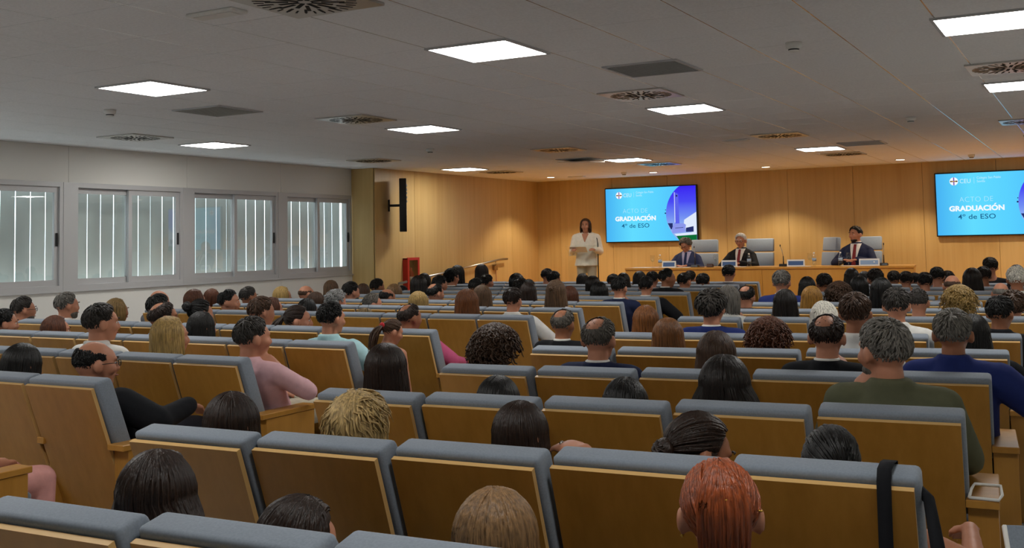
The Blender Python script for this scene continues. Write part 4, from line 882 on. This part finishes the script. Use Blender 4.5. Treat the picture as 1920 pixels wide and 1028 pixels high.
# lectern of clear acrylic
lt = empty('lectern', (-8.08, 17.12, ZS), 'clear acrylic lectern in front of the woman in white', 'lectern', None, .25)
link('front_sheet', box(.55, .012, 1.02, .003), M_ACRYL, lt, (0, .02, .55)); link('reading_shelf', box(.58, .40, .014, .003), M_ACRYL, lt, (0, .02, 1.06), (-.5, 0, 0)); link('shelf_lip', box(.58, .010, .02, .002), mat('acrylic_edge', '#c9cfca', .2), lt, (0, .195, .985))
link('base_plate', box(.56, .42, .02, .003), M_ACRYL, lt, (0, .1, .01))
ms = empty('microphone_stand', (-7.86, 17.28, ZS), 'thin black microphone stand beside the clear lectern', 'microphone')
link('pole', lathe([(.011, .02), (.011, 1.1), (.009, 1.2)], 10), M_BLACK, ms); link('base', lathe([(.13, 0), (.13, .015), (.02, .03)], 24), M_BLACK, ms); link('gooseneck', tube([(0, 0, 1.18), (-.01, .0, 1.26), (-.05, .03, 1.33), (-.12, .06, 1.36)], .007, 8), M_BLACK, ms); link('microphone', lathe([(.0, -.04), (.014, -.03), (.016, .02), (.0, .035)], 12), M_BLACK, ms, (-.14, .068, 1.365), (0, -1.2, 0))
# glasses, bottles, name plates, desk microphones
me_bowl = lathe([(.030, .215), (.037, .175), (.034, .135), (.018, .105), (.0, .10)], 20); me_stem = lathe([(.034, .0), (.032, .004), (.006, .010), (.005, .09), (.010, .104)], 16); me_wine = lathe([(.0, .103), (.017, .108), (.030, .130), (.031, .14), (.0, .14)], 20)
M_WATER = glass('still_water', (.95, .97, .95), .6, 1.33)
for x, lb in ((-6.80, 'stemmed water glass at the left end of the desk'), (-5.70, 'stemmed water glass left of the white-haired man'), (-4.16, 'stemmed water glass before the empty chair'), (-3.56, 'stemmed water glass before the bearded man')):
    g = empty('wine_glass', ond(x, .12), lb, 'glass', 'glasses on the desk'); link('bowl', me_bowl, M_CLEAR, g); link('stem', me_stem, M_CLEAR, g); link('water', me_wine, M_WATER, g)
me_bot = lathe([(.030, 0), (.033, .01), (.033, .06), (.031, .07), (.033, .08), (.033, .14), (.026, .175), (.013, .20), (.013, .212)], 20); me_capb = lathe([(.015, .205), (.015, .228), (.0, .230)], 14); me_lab = lathe([(.0337, .085), (.0337, .135)], 20)
M_BLUEL = mat('bottle_label', '#9db4cc', .5)
for x, lb in ((-6.66, 'plastic water bottle beside the leftmost glass'), (-5.14, 'plastic water bottle right of the white-haired man'), (-4.09, 'plastic water bottle before the empty chair'), (-3.68, 'plastic water bottle left of the bearded man')):
    g = empty('water_bottle', ond(x, .10), lb, 'bottle', 'bottles on the desk'); link('bottle_body', me_bot, M_CLEAR, g); link('bottle_cap', me_capb, M_PAPER, g); link('bottle_label', me_lab, M_BLUEL, g)
M_PLATE = mat('name_plate_blue', '#3a5c8f', .5); M_PLATE2 = mat('name_plate_grey_blue', '#8aa5c8', .5)
for x, wd, m, lb in ((-6.50, .24, M_PLATE, 'blue name plate before the man in slate blue suit'), (-5.47, .26, M_PLATE, 'blue name plate before the white-haired man'), (-4.38, .28, M_PLATE, 'white-bordered blue name plate left of the empty chair'), (-3.24, .31, M_PLATE2, 'pale blue name plate before the bearded man')):
    g = empty('name_plate', ond(x, .09), lb, 'sign', 'name plates on the desk', da)
    link('stand', prism([(-.035, 0), (.035, 0), (.002, .115), (-.002, .115)], wd), M_PAPER, g); link('blue_field', box(wd-.04, .002, .07), m, g, (0, -.0215, .056), (-.28, 0, 0))
    if m is M_PLATE2: link('white_mark', lathe([(0, 0), (.012, .0), (.012, .002), (0, .002)], 14), M_PAPER, g, (.075, -.0235, .06), (PI/2-.28, 0, 0))
for x, lean, lb in ((-6.08, -.02, 'gooseneck desk microphone before the man in slate blue suit'), (-4.60, -.05, 'gooseneck desk microphone between the two middle chairs'), (-3.03, .0, 'gooseneck desk microphone at the right end of the desk')):
    g = empty('desk_microphone', ond(x, .22), lb, 'microphone', 'desk microphones'); link('base', prism([(-.06, 0), (.06, 0), (.05, .03), (-.04, .045)], .13, bev=.008), M_BLACK, g)
    link('lower_stem', tube([(0, 0, .03), (0, 0, .17)], [.011, .007], 8), M_BLACK, g); link('gooseneck', tube([(0, 0, .16), (lean*.4, .01, .26), (lean, .03, .33)], .005, 8), M_METAL, g); link('capsule', lathe([(0, -.02), (.009, -.015), (.009, .015), (0, .02)], 10), M_BLACK, g, (lean*1.1, .035, .345))
g = link('desk_microphone', prism([(-.045, 0), (.045, 0), (.03, .05), (-.03, .06)], .11, bev=.01), mat('brown_leather', '#4a2c1e', .5), None, ond(-5.80, .12)); tag(g, 'small dark brown case beside the second glass', 'case')
for i, (x, d, a, lb) in enumerate(((-7.0, .15, .05, 'white papers at the left end of the desk'), (-6.28, .16, -.2, 'white papers under the hands of the slate blue suit'), (-5.36, .14, .1, 'white papers before the white-haired man'), (-4.30, .13, .08, 'white papers before the empty chair'), (-3.52, .12, -.1, 'white papers under the bearded man'))):
    px = ond(x, d+.02); tag(link('paper', boxes([(-.15, -.10, 0, .15, .10, .004)]), M_PAPER, None, px, (0, 0, a+da)), lb, 'paper', 'papers on the desk')
g = link('mobile_phone', box(.08, .15, .009, .003), M_BLACK, None, (*ond(-5.95, .17)[:2], DZ+.0045), (0, 0, .3)); tag(g, 'black phone lying on the desk beside the microphone', 'phone')

# ------------------------------------------------------------------ two television screens with the graduation slide
def flat(pts, z=0.): return pyd('flat', [(x, 0, y) for x, y in pts], [tuple(range(len(pts)))])
def text_mesh(s, width, cap, bold, x0):
    """flat letters of one line, one mesh per letter (an accent stays with its letter)"""
    cu = bpy.data.curves.new('t', 'FONT'); cu.body = s; cu.size = .14; cu.offset = bold; cu.resolution_u = 3; cu.space_character = 1.02
    o = bpy.data.objects.new('t', cu); COL.objects.link(o); dg = bpy.context.evaluated_depsgraph_get(); me = bpy.data.meshes.new_from_object(o.evaluated_get(dg)); bpy.data.objects.remove(o)
    xs = [v.co.x for v in me.vertices]; sx = width/(max(xs)-min(xs)); mx = min(xs); sz = cap/(.14*.70)
    for v in me.vertices: v.co = Vector((x0+(v.co.x-mx)*sx, 0, v.co.y*sz))
    par = list(range(len(me.vertices)))
    def root(i):
        while par[i] != i: par[i] = par[par[i]]; i = par[i]
        return i
    for e in me.edges: par[root(e.vertices[0])] = root(e.vertices[1])
    isl = {}
    for i in range(len(par)): isl.setdefault(root(i), []).append(i)
    spans = sorted([min(me.vertices[i].co.x for i in q), max(me.vertices[i].co.x for i in q), q] for q in isl.values()); out = []
    for a, b, q in spans:
        if out and a < out[-1][1]-.3*(b-a): out[-1][1] = max(b, out[-1][1]); out[-1][2] += q
        else: out.append([a, b, list(q)])
    res = []
    for a, b, q in out:
        ix = {i: k for k, i in enumerate(q)}; res.append(pyd('letter', [me.vertices[i].co for i in q], [[ix[i] for i in p.vertices] for p in me.polygons if p.vertices[0] in ix]))
    bpy.data.meshes.remove(me)
    return res
def grad(name, stops, axis, a, b, s=1.0):
    """emission of a lit screen, shaded along one object axis"""
    if name in MATS: return MATS[name]
    m = emis(name, '#ffffff', s); nt = m.node_tree; e = [n for n in nt.nodes if n.type == 'EMISSION'][0]; tc = nt.nodes.new('ShaderNodeTexCoord'); sp = nt.nodes.new('ShaderNodeSeparateXYZ'); mr = nt.nodes.new('ShaderNodeMapRange'); mr.inputs[1].default_value = a; mr.inputs[2].default_value = b; r = nt.nodes.new('ShaderNodeValToRGB')
    L = nt.links; L.new(tc.outputs['Object'], sp.inputs[0]); L.new(sp.outputs[axis], mr.inputs[0]); L.new(mr.outputs[0], r.inputs[0]); L.new(r.outputs[0], e.inputs[0])
    while len(r.color_ramp.elements) < len(stops): r.color_ramp.elements.new(.5)
    for el, (p, c) in zip(r.color_ramp.elements, stops): el.position = p; el.color = (*lin(c), 1)
    return m
S_BG = grad('screen_cyan', [(0, '#48b4f4'), (.3, '#62dcff'), (.6, '#5ad2ff'), (1, '#4fb8fb')], 'X', -.95, .9, SCREEN)
S_SKY = grad('screen_violet', [(0, '#8fb0f0'), (.25, '#6f8bf2'), (.6, '#4a4af4'), (1, '#3a1ff0')], 'Z', -.25, .55, SCREEN)
S_W = emis('screen_white', '#f4fbff', SCREEN); S_NAVY = emis('screen_navy', '#1a5f8c', SCREEN); S_LILAC = emis('screen_lilac', '#5d63ea', SCREEN); S_LIL2 = emis('screen_pale_lilac', '#8b97ea', SCREEN); S_DK = emis('screen_dark_blue', '#26306a', SCREEN)
S_GREEN = emis('screen_green', '#0e6a34', SCREEN); S_PALE = emis('screen_pale', '#dfe9fb', SCREEN); S_BROWN = emis('screen_brown', '#4a2a22', SCREEN); S_VIO = emis('screen_mauve', '#7d5ab0', SCREEN); S_TXT = emis('screen_soft_white', '#c4efff', SCREEN)
def clip_circle(cx, cz, r, x1, z0, z1, n=60):
    pts = [(cx-r*math.cos(t), cz+r*math.sin(t)) for t in np.linspace(-1.35, 1.35, n)]
    pts = [(min(x, x1), min(z1, max(z0, z))) for x, z in pts]; return pts+[(x1, z1), (x1, z0)]
def television(x0, label):
    Wd, Hh = 1.97, 1.118
    t = empty('television', (x0+Wd/2, YF-.115, CZC+.515), label, 'television', 'televisions on the front wall')
    link('casing', box(Wd, .06, Hh, .006), M_BLACK, t, (0, .035, 0)); link('wall_bracket', box(.5, .06, .4, .004), M_DARKMET, t, (0, .085, 0))
    w, h = Wd/2-.022, Hh/2-.022; sc = flat([(-w, -h), (w, -h), (w, h), (-w, h)]); scr = link('screen', sc, S_BG, t, (0, .002, 0))
    def add(name, me, m, x, z, lay):
        for q in (me if isinstance(me, list) else [me]): link(name, q, m, scr, (x, -.0012*lay, z))
    xe = w
    circ = [(x, z) for x, z in clip_circle(.998, -.01, .6625, xe, -h, h)]; add('slide_photo_sky', flat(circ), S_SKY, 0, 0, 1)
    add('slide_photo_tower', flat([(.525, -.22), (.612, -.22), (.600, .38), (.535, .42)]), S_LILAC, 0, 0, 2); add('slide_photo_tower_edge', flat([(.512, -.18), (.527, -.18), (.527, .42), (.516, .42)]), S_PALE, 0, 0, 3); add('slide_photo_tower_mark', flat([(.55, .33), (.585, .33), (.585, .365), (.55, .365)]), S_DK, 0, 0, 4)
    add('slide_photo_hall', flat([(.69, -.30), (.92, -.40), (xe, -.40), (xe, .02), (.71, -.13)]), S_PALE, 0, 0, 2); add('slide_photo_windows', flat([(.74, -.37), (.90, -.37), (.90, -.26), (.74, -.29)]), S_DK, 0, 0, 3); add('slide_photo_shed', flat([(.365, -.19), (.47, -.19), (.47, -.31), (.43, -.31)]), S_DK, 0, 0, 2)
    add('slide_photo_plinth', flat([(.46, -.39), (.72, -.37), (.745, -.23), (.70, -.20), (.50, -.20), (.455, -.29)]), S_LIL2, 0, 0, 4); add('slide_photo_plinth_line', flat([(.52, -.295), (.69, -.285), (.69, -.275), (.52, -.285)]), S_DK, 0, 0, 5)
    add('slide_photo_path', flat([(.50, -.405), (xe, -.37), (xe, -.43), (.54, -.445)]), S_PALE, 0, 0, 5); add('slide_photo_lawn', flat([(.54, -.445), (xe, -.425), (xe, -h), (.60, -h)]), S_GREEN, 0, 0, 6)
    for x, z, r in ((.325, .01, .016), (.33, .075, .010)): add('slide_dot', flat([(r*math.cos(a), r*math.sin(a)) for a in np.linspace(0, 2*PI, 12)[:-1]]), S_DK, x, z, 7)
    # emblem and school name
    ex, ez = -.667, .40
    add('emblem_disc', flat([(.070*math.cos(a), .070*math.sin(a)) for a in np.linspace(0, 2*PI, 28)[:-1]]), S_W, ex, ez, 1)
    add('emblem_bar', flat([(-.060, -.011), (.060, -.011), (.060, .011), (-.060, .011)]), S_BROWN, ex, ez, 2); add('emblem_bar', flat([(-.010, -.068), (.010, -.068), (.010, .068), (-.010, .068)]), S_VIO, ex, ez, 3); add('emblem_bar', flat([(-.035, -.005), (.035, -.005), (.035, .005), (-.035, .005)]), emis('screen_yellow', '#d9a83a', SCREEN), ex, ez, 4)
    add('letter', text_mesh('CEU', .176, .074, .0012, -.573), S_TXT, 0, ez-.037, 1); add('emblem_line', flat([(0, -.05), (.004, -.05), (.004, .06), (0, .06)]), S_TXT, -.345, ez, 1)
    add('letter', text_mesh('Colegio San Pablo', .379, .040, 0, -.297), S_TXT, 0, .428, 1); add('letter', text_mesh('Sevilla', .13, .040, 0, -.297), S_TXT, 0, .368, 1)
    add('letter', text_mesh('ACTO DE', .535, .090, -.0035, -.590), S_TXT, 0, .035, 1); add('letter', text_mesh('4º de ESO', .60, .084, .001, -.625), S_NAVY, 0, -.262, 1)
    gl = text_mesh('GRADUACION', .880, .085, .0065, -.762); add('letter', gl, S_W, 0, -.118, 1)
    oc = [v.co.x for v in gl[-2].vertices]; om = (min(oc)+max(oc))/2; add('accent', flat([(om-.012, .094), (om+.010, .094), (om+.034, .120), (om+.006, .120)]), S_W, 0, -.118, 1)
    return t
television(-8.845, 'large wall television left of the desk showing the graduation slide')
television(-2.51, 'large wall television at the right edge showing the graduation slide')

# ------------------------------------------------------------------ things on the left wall
mon = empty('wall_speaker', (-10.20, 14.60, 2.265), 'tall narrow black unit on a bracket high on the wooden wall', 'speaker', None, math.radians(90+34.7))
link('casing', box(.30, .12, .89, .010, 2), M_BLACK, mon, (0, 0, 0)); link('arm', tube([(.05, .05, 0), (.10, .16, 0), (.12, .26, 0)], .022, 8), M_BLACK, mon); link('wall_plate', box(.012, .12, .20, .003), M_BLACK, mon, (.10, .27, 0), (0, 0, -math.radians(34.7)))
for i, z in enumerate((.33, .26, .20, .13, .06)): link('connector', box(.05, .016, .035, .003), M_PAPER, mon, (-.06+.02*(i % 2), -.066, z))
link('rating_label', box(.09, .003, .11), M_PAPER, mon, (-.07, -.0612, -.12))
ext = empty('fire_hose_cabinet', (XLW-.005, 15.11, 1.09), 'red fire extinguisher cabinet with glass door on the wooden wall', 'cabinet')
M_RED = mat('red_enamel', '#b4201c', .35)
link('cabinet_body', boxes([(0, -.18, -.28, .02, .18, .28), (0, -.18, -.28, .11, -.16, .28), (0, .16, -.28, .11, .18, .28), (0, -.18, -.28, .11, .18, -.26), (0, -.18, .26, .11, .18, .28)]), M_RED, ext)
link('door_frame', boxes([(.11, -.18, -.29, .125, -.13, .29), (.11, .13, -.29, .125, .18, .29), (.11, -.13, -.29, .125, .13, -.245), (.11, -.13, .245, .125, .13, .29)]), M_RED, ext); link('door_glass', boxes([(.115, -.13, -.245, .119, .13, .245)]), glass('dark_glass', (.72, .70, .68), 1., 1.5), ext)
ex = link('fire_extinguisher', lathe([(0, 0), (.046, 0), (.048, .02), (.048, .26), (.036, .31), (.016, .33), (.016, .37), (0, .37)], 20), mat('extinguisher_red', '#c32a22', .3), None, (XLW+.055, 15.12, .832)); tag(ex, 'red fire extinguisher inside the wall cabinet', 'extinguisher'); link('extinguisher_label', lathe([(.0486, .10), (.0486, .22)], 20), M_PAPER, ex)
rail = empty('handrail', (XLW, 14.7, .95), 'steel handrail rising along the wooden wall to the stage', 'handrail')
link('rail', tube([(.09, 0, 0), (.09, 3.3, .31), (.09, 3.45, .325), (.09, 3.75, .33)], .021, 10), M_METAL, rail)
for y in (.3, 1.8, 3.28): link('bracket', tube([(.09, y, .094*y-.02), (.09, y, .094*y-.09), (.0, y, .094*y-.10)], .010, 8), M_METAL, rail); link('wall_plate', box(.012, .08, .10, .003), M_METAL, rail, (.006, y, .094*y-.10))
hb = link('bracket_shadow_box', box(.06, .14, .10, .006), mat('bracket_shadow_tan', '#8a6432', .5), None, (XLW+.035, 18.05, 1.12)); tag(hb, 'tan block standing for the bracket and its shadow under the handrail end', 'bracket_shadow'); link('cable', tube([(0, .03, -.05), (.01, .03, -.3), (.0, .02, -.7)], .006, 6), mat('red_cable', '#8c3a26', .5), hb)  # tan block stands in for a rail bracket and the shadow it casts

# ------------------------------------------------------------------ ceiling fixtures
def ceiling_light(x, y, lab, w=.575):
    g = empty('ceiling_light', (x, y, ZC), lab, 'light', 'square light panels')
    link('diffuser', boxes([(-w/2, -w/2, -.010, w/2, w/2, -.004)]), M_PANEL, g); e = w/2
    link('frame', boxes([(-e-.02, -e-.02, -.014, e+.02, -e, 0), (-e-.02, e, -.014, e+.02, e+.02, 0), (-e-.02, -e, -.014, -e, e, 0), (e, -e, -.014, e+.02, e, 0)]), M_ALU, g)
cx = {0: -9.50, 1: -6.50, 2: -3.50, 3: -.52}
for lx, ly, lab in ((2, 6.02, 'large square light panel near the top centre'), (1, 5.89, 'square light panel at upper left'), (2, 9.85, 'square light panel right of the round slotted diffusers'), (1, 9.72, 'square light panel at mid ceiling, left of centre'), (0, 9.58, 'square light panel nearest the window wall'), (0, 15.45, 'square light panel nearest the wooden left wall'), (1, 15.52, 'square light panel above the left television'), (2, 15.60, 'square light panel above the desk'),
                    (3, 6.95, 'largest square light panel at the top right corner'), (3, 10.10, 'square light panel cut by the right edge'), (3, 15.72, 'sliver of a light panel at right edge, farthest back'),
                    (0, 5.76, 'square light panel outside the view at far left'), (0, 1.95, 'added unseen light panel over the nearest row, by the windows'), (1, 1.95, 'added unseen light panel over the nearest row, second from windows'), (2, 1.95, 'added unseen light panel over the nearest row, third from windows'), (3, 1.95, 'added unseen light panel over the nearest row, fourth from windows')):  # panels over the nearest row are added out of view to brighten the foreground
    ceiling_light(cx[lx], ly, lab)
M_SWIRL = mat('diffuser_plate_metal', '#c8c6c0', .28, metal=.85); M_SLOT = mat('diffuser_slot', '#050505', .8)
def swirl_slots():
    v, f = [], []
    for ring, (n, r0, r1, wd) in enumerate(((8, .035, .150, .012), (8, .085, .205, .010), (16, .175, .250, .008), (32, .215, .268, .005))):
        for k in range(n):
            a = 2*PI*(k+(.5 if ring in (1, 3) else .25 if ring == 2 else 0))/n+.18; c, s = math.cos(a), math.sin(a); m = len(v)
            for r, t in ((r0, -1), (r1, -1), (r1, 1), (r0, 1)): v.append((r*c-t*wd*s, r*s+t*wd*c, 0))
            f.append((m, m+1, m+2, m+3))
    return v, f
SWV, SWF = swirl_slots()
me_slots = pyd('slots', [(x, y, -.0155) for x, y, z in SWV]+[(x, y, -.0105) for x, y, z in SWV], SWF+[tuple(q+len(SWV) for q in g) for g in SWF]+[(g[i]+0, g[(i+1) % 4], g[(i+1) % 4]+len(SWV), g[i]+len(SWV)) for g in SWF for i in range(4)])
me_swp = prism([(-.295, -.014), (.295, -.014), (.295, 0), (-.295, 0)], .59, bev=.002, seg=1)
for i, (x, y, lab) in enumerate(((-3.55, 4.22, 'largest slotted round air diffuser, cut by the top edge'), (-3.47, 8.62, 'slotted air diffuser beside the rectangular grille'), (-6.52, 8.53, 'slotted air diffuser left of centre with a shiny plate'), (-9.51, 8.36, 'slotted air diffuser above the window wall'), (-.55, 8.93, 'slotted air diffuser at the right edge between two light panels'), (-6.51, 13.09, 'slotted air diffuser farther back over the left block'), (-9.5, 12.85, 'slotted air diffuser above the wooden pillar'), (-3.45, 13.16, 'slotted air diffuser farther back over the right block'), (-6.44, 16.75, 'slotted air diffuser above the left television'), (-9.4, 16.55, 'slotted air diffuser by the wooden left wall'), (-3.43, 16.85, 'slotted air diffuser in front of the desk'), (-.66, 13.43, 'blue shimmering slotted air diffuser at the right edge'))):
    g = empty('air_diffuser', (x, y, ZC), lab, 'vent', 'slotted air diffusers'); link('plate', me_swp, M_SWIRL, g); link('slots', me_slots, M_SLOT, g)
def grille(x, y, n, lab, m):
    g = empty('air_grille', (x, y, ZC), lab, 'vent'); link('frame', boxes([(-.29, -.29, -.012, .29, -.265, 0), (-.29, .265, -.012, .29, .29, 0), (-.29, -.265, -.012, -.265, .265, 0), (.265, -.265, -.012, .29, .265, 0)]), M_ALU, g); link('backing', boxes([(-.265, -.265, -.004, .265, .265, -.001)]), M_SLOT, g)
    for i in range(n): link('slat', box(.53, .024, .004, .001), m, g, (0, -.25+.5*i/(n-1), -.010), (.42, 0, 0))
M_GR = mat('grille_grey', '#c2c2be', .5)
grille(-2.86, 7.36, 16, 'slatted rectangular air grille right of the large light panel', M_GR)
grille(-7.12, 7.22, 16, 'faint slatted air grille below the upper left light panel', mat('grille_pale', '#c4c0b6', .6))
grille(-2.82, 15.1, 14, 'grey slatted air grille beside the light above the desk', M_GR)
me_sd = lathe([(0, -.062), (.026, -.062), (.034, -.055), (.036, -.040), (.050, -.034), (.054, -.02), (.054, 0)], 24); me_sdr = lathe([(.0348, -.052), (.0362, -.044)], 24)
for x, y, lab in ((-1.71, 6.95, 'smoke detector nearest the viewer'), (-7.83, 6.59, 'smoke detector below the upper left light'), (-7.81, 11.83, 'smoke detector over the left block, middle'), (-1.75, 12.16, 'smoke detector over the right block, middle'), (-1.77, 18.6, 'smoke detector above the right television'), (-7.77, 18.35, 'smoke detector above the left television')):
    g = empty('smoke_detector', (x, y, ZC), lab, 'detector', 'smoke detectors'); link('housing', me_sd, M_PAPER, g); link('vent_ring', me_sdr, M_BLACK, g)
for x, y, lab in ((-4.14, 4.19, 'pale flush emergency light near the top edge'), (-4.09, 13.4, 'pale flush emergency light over the right block'), (-8.97, 18.8, 'pale flush plate near the front wall')):
    g = empty('emergency_light', (x, y, ZC), lab, 'light', 'emergency lights'); link('housing', box(.34, .13, .018, .006), M_PAPER, g, (0, 0, -.009)); link('lens', box(.27, .08, .006, .002), M_WHITE, g, (0, 0, -.020))
pl = empty('projector_hatch', (-7.05, 14.95, ZC), 'white ceiling hatch slightly open beside a light panel', 'hatch'); link('flap', box(.56, .56, .012, .003), M_PAPER, pl, (0, 0, -.04), (.06, .05, 0)); link('frame', boxes([(-.30, -.30, -.008, .30, -.285, 0), (-.30, .285, -.008, .30, .30, 0), (-.30, -.285, -.008, -.285, .285, 0), (.285, -.285, -.008, .30, .285, 0)]), M_ALU, pl)
me_dl = lathe([(.070, -.008), (.086, -.010), (.090, 0), (.070, .0)], 24); me_dll = lathe([(0, -.009), (.070, -.009), (.070, -.001), (0, -.001)], 24)
for i, (x, y, lab) in enumerate(((-9.45, 18.62, 'small round downlight near the left front corner'), (-7.34, 18.75, 'added small round downlight above the left television'), (-5.23, 18.9, 'small round downlight above the white-haired man'), (-2.91, 18.85, 'small round downlight left of the right television'), (-.6, 18.85, 'added small round downlight above the right television'))):  # the two above the televisions are added to even the front wall light
    g = empty('downlight', (x, y, ZC), lab, 'light', 'downlights'); link('trim_ring', me_dl, M_ALU, g); link('lens', me_dll, M_WARM, g)
    ld = bpy.data.lights.new('downlight', 'SPOT'); ld.energy = SPOT_W; ld.color = (1.0, .83, .60); ld.spot_size = math.radians(112); ld.spot_blend = .45; ld.shadow_soft_size = .05
    lo = bpy.data.objects.new('downlight_lamp', ld); COL.objects.link(lo); lo.location = (0, 0, -.02); lo.parent = g

# ------------------------------------------------------------------ small things in the foreground
bag = empty('shoulder_bag', (-.53, rowy(1, -.715)-.033, .0), 'black bag hanging by its straps over the nearest right-end backrest', 'bag')
def strap(x, pts, wd):
    v, f = [], []
    for y, z in pts: v += [(x-wd/2, y, z), (x+wd/2, y, z), (x+wd/2, y-.004, z+.003), (x-wd/2, y-.004, z+.003)]
    for i in range(len(pts)-1):
        for k in range(4): a = i*4+k; b = i*4+(k+1) % 4; f.append((a, b, b+4, a+4))
    return pyd('strap', v, f, True)
link('strap', strap(-.02, [(-.012, .46), (-.012, .60), (-.010, .72), (-.008, .84), (-.006, .925), (.010, .956), (.06, .966), (.112, .962), (.14, .90), (.18, .80)], .038), CLOTH['black'], bag)
link('strap', tube([(.02, .17, .90), (.085, .06, .875), (.112, -.02, .78), (.135, -.05, .62), (.16, -.06, .46)], [.014, .016, .019, .020, .020], 8), CLOTH['black'], bag)
Q = Prims(); Q.cap((-.08, -.07, .36), (.20, -.07, .36), .055, .055); Q.cap((-.06, -.07, .46), (.19, -.07, .46), .035, .035); Q.cap((-.09, -.07, .22), (.21, -.07, .22), .065, .065)
link('bag_body', Q.fuse('bag', .012, 4), CLOTH['black'], bag)
fm = empty('face_mask', (-.415, 4.33, .622), 'white looped face mask lying on the end armrest by the olive jacket', 'mask')
link('loop', tube([(-.055, -.05, .005), (.045, -.055, .005), (.055, -.03, .02), (.045, .05, .035), (-.045, .05, .035), (-.055, .02, .02), (-.055, -.05, .005)], .006, 8), M_PAPER, fm)
fo = empty('folder', (-.15, 3.43, .60), 'grey folder edge at the bottom right corner', 'folder', None, .3)
link('cover', box(.24, .012, .32, .002), M_FABRIC, fo, (0, 0, 0), (-.5, 0, 0)); link('spine', box(.012, .016, .32, .002), M_PAPER, fo, (-.122, 0, 0), (-.5, 0, 0))
for x, y, z, rx, rz, lab in ((-1.62, 3.36, .66, .5, .3, 'white programme leaflet held below the ringed hand'), (-4.62, 3.02, .61, .25, -.5, 'white phone on the lap of the pink lace dress')):
    p = empty('leaflet' if 'leaflet' in lab else 'mobile_phone', (x, y, z), lab, 'leaflet' if 'leaflet' in lab else 'phone', None, rz); link('sheet', box(.15, .21 if 'leaflet' in lab else .15, .004 if 'leaflet' in lab else .009, .001), M_PAPER, p, (0, 0, 0), (rx, 0, 0))
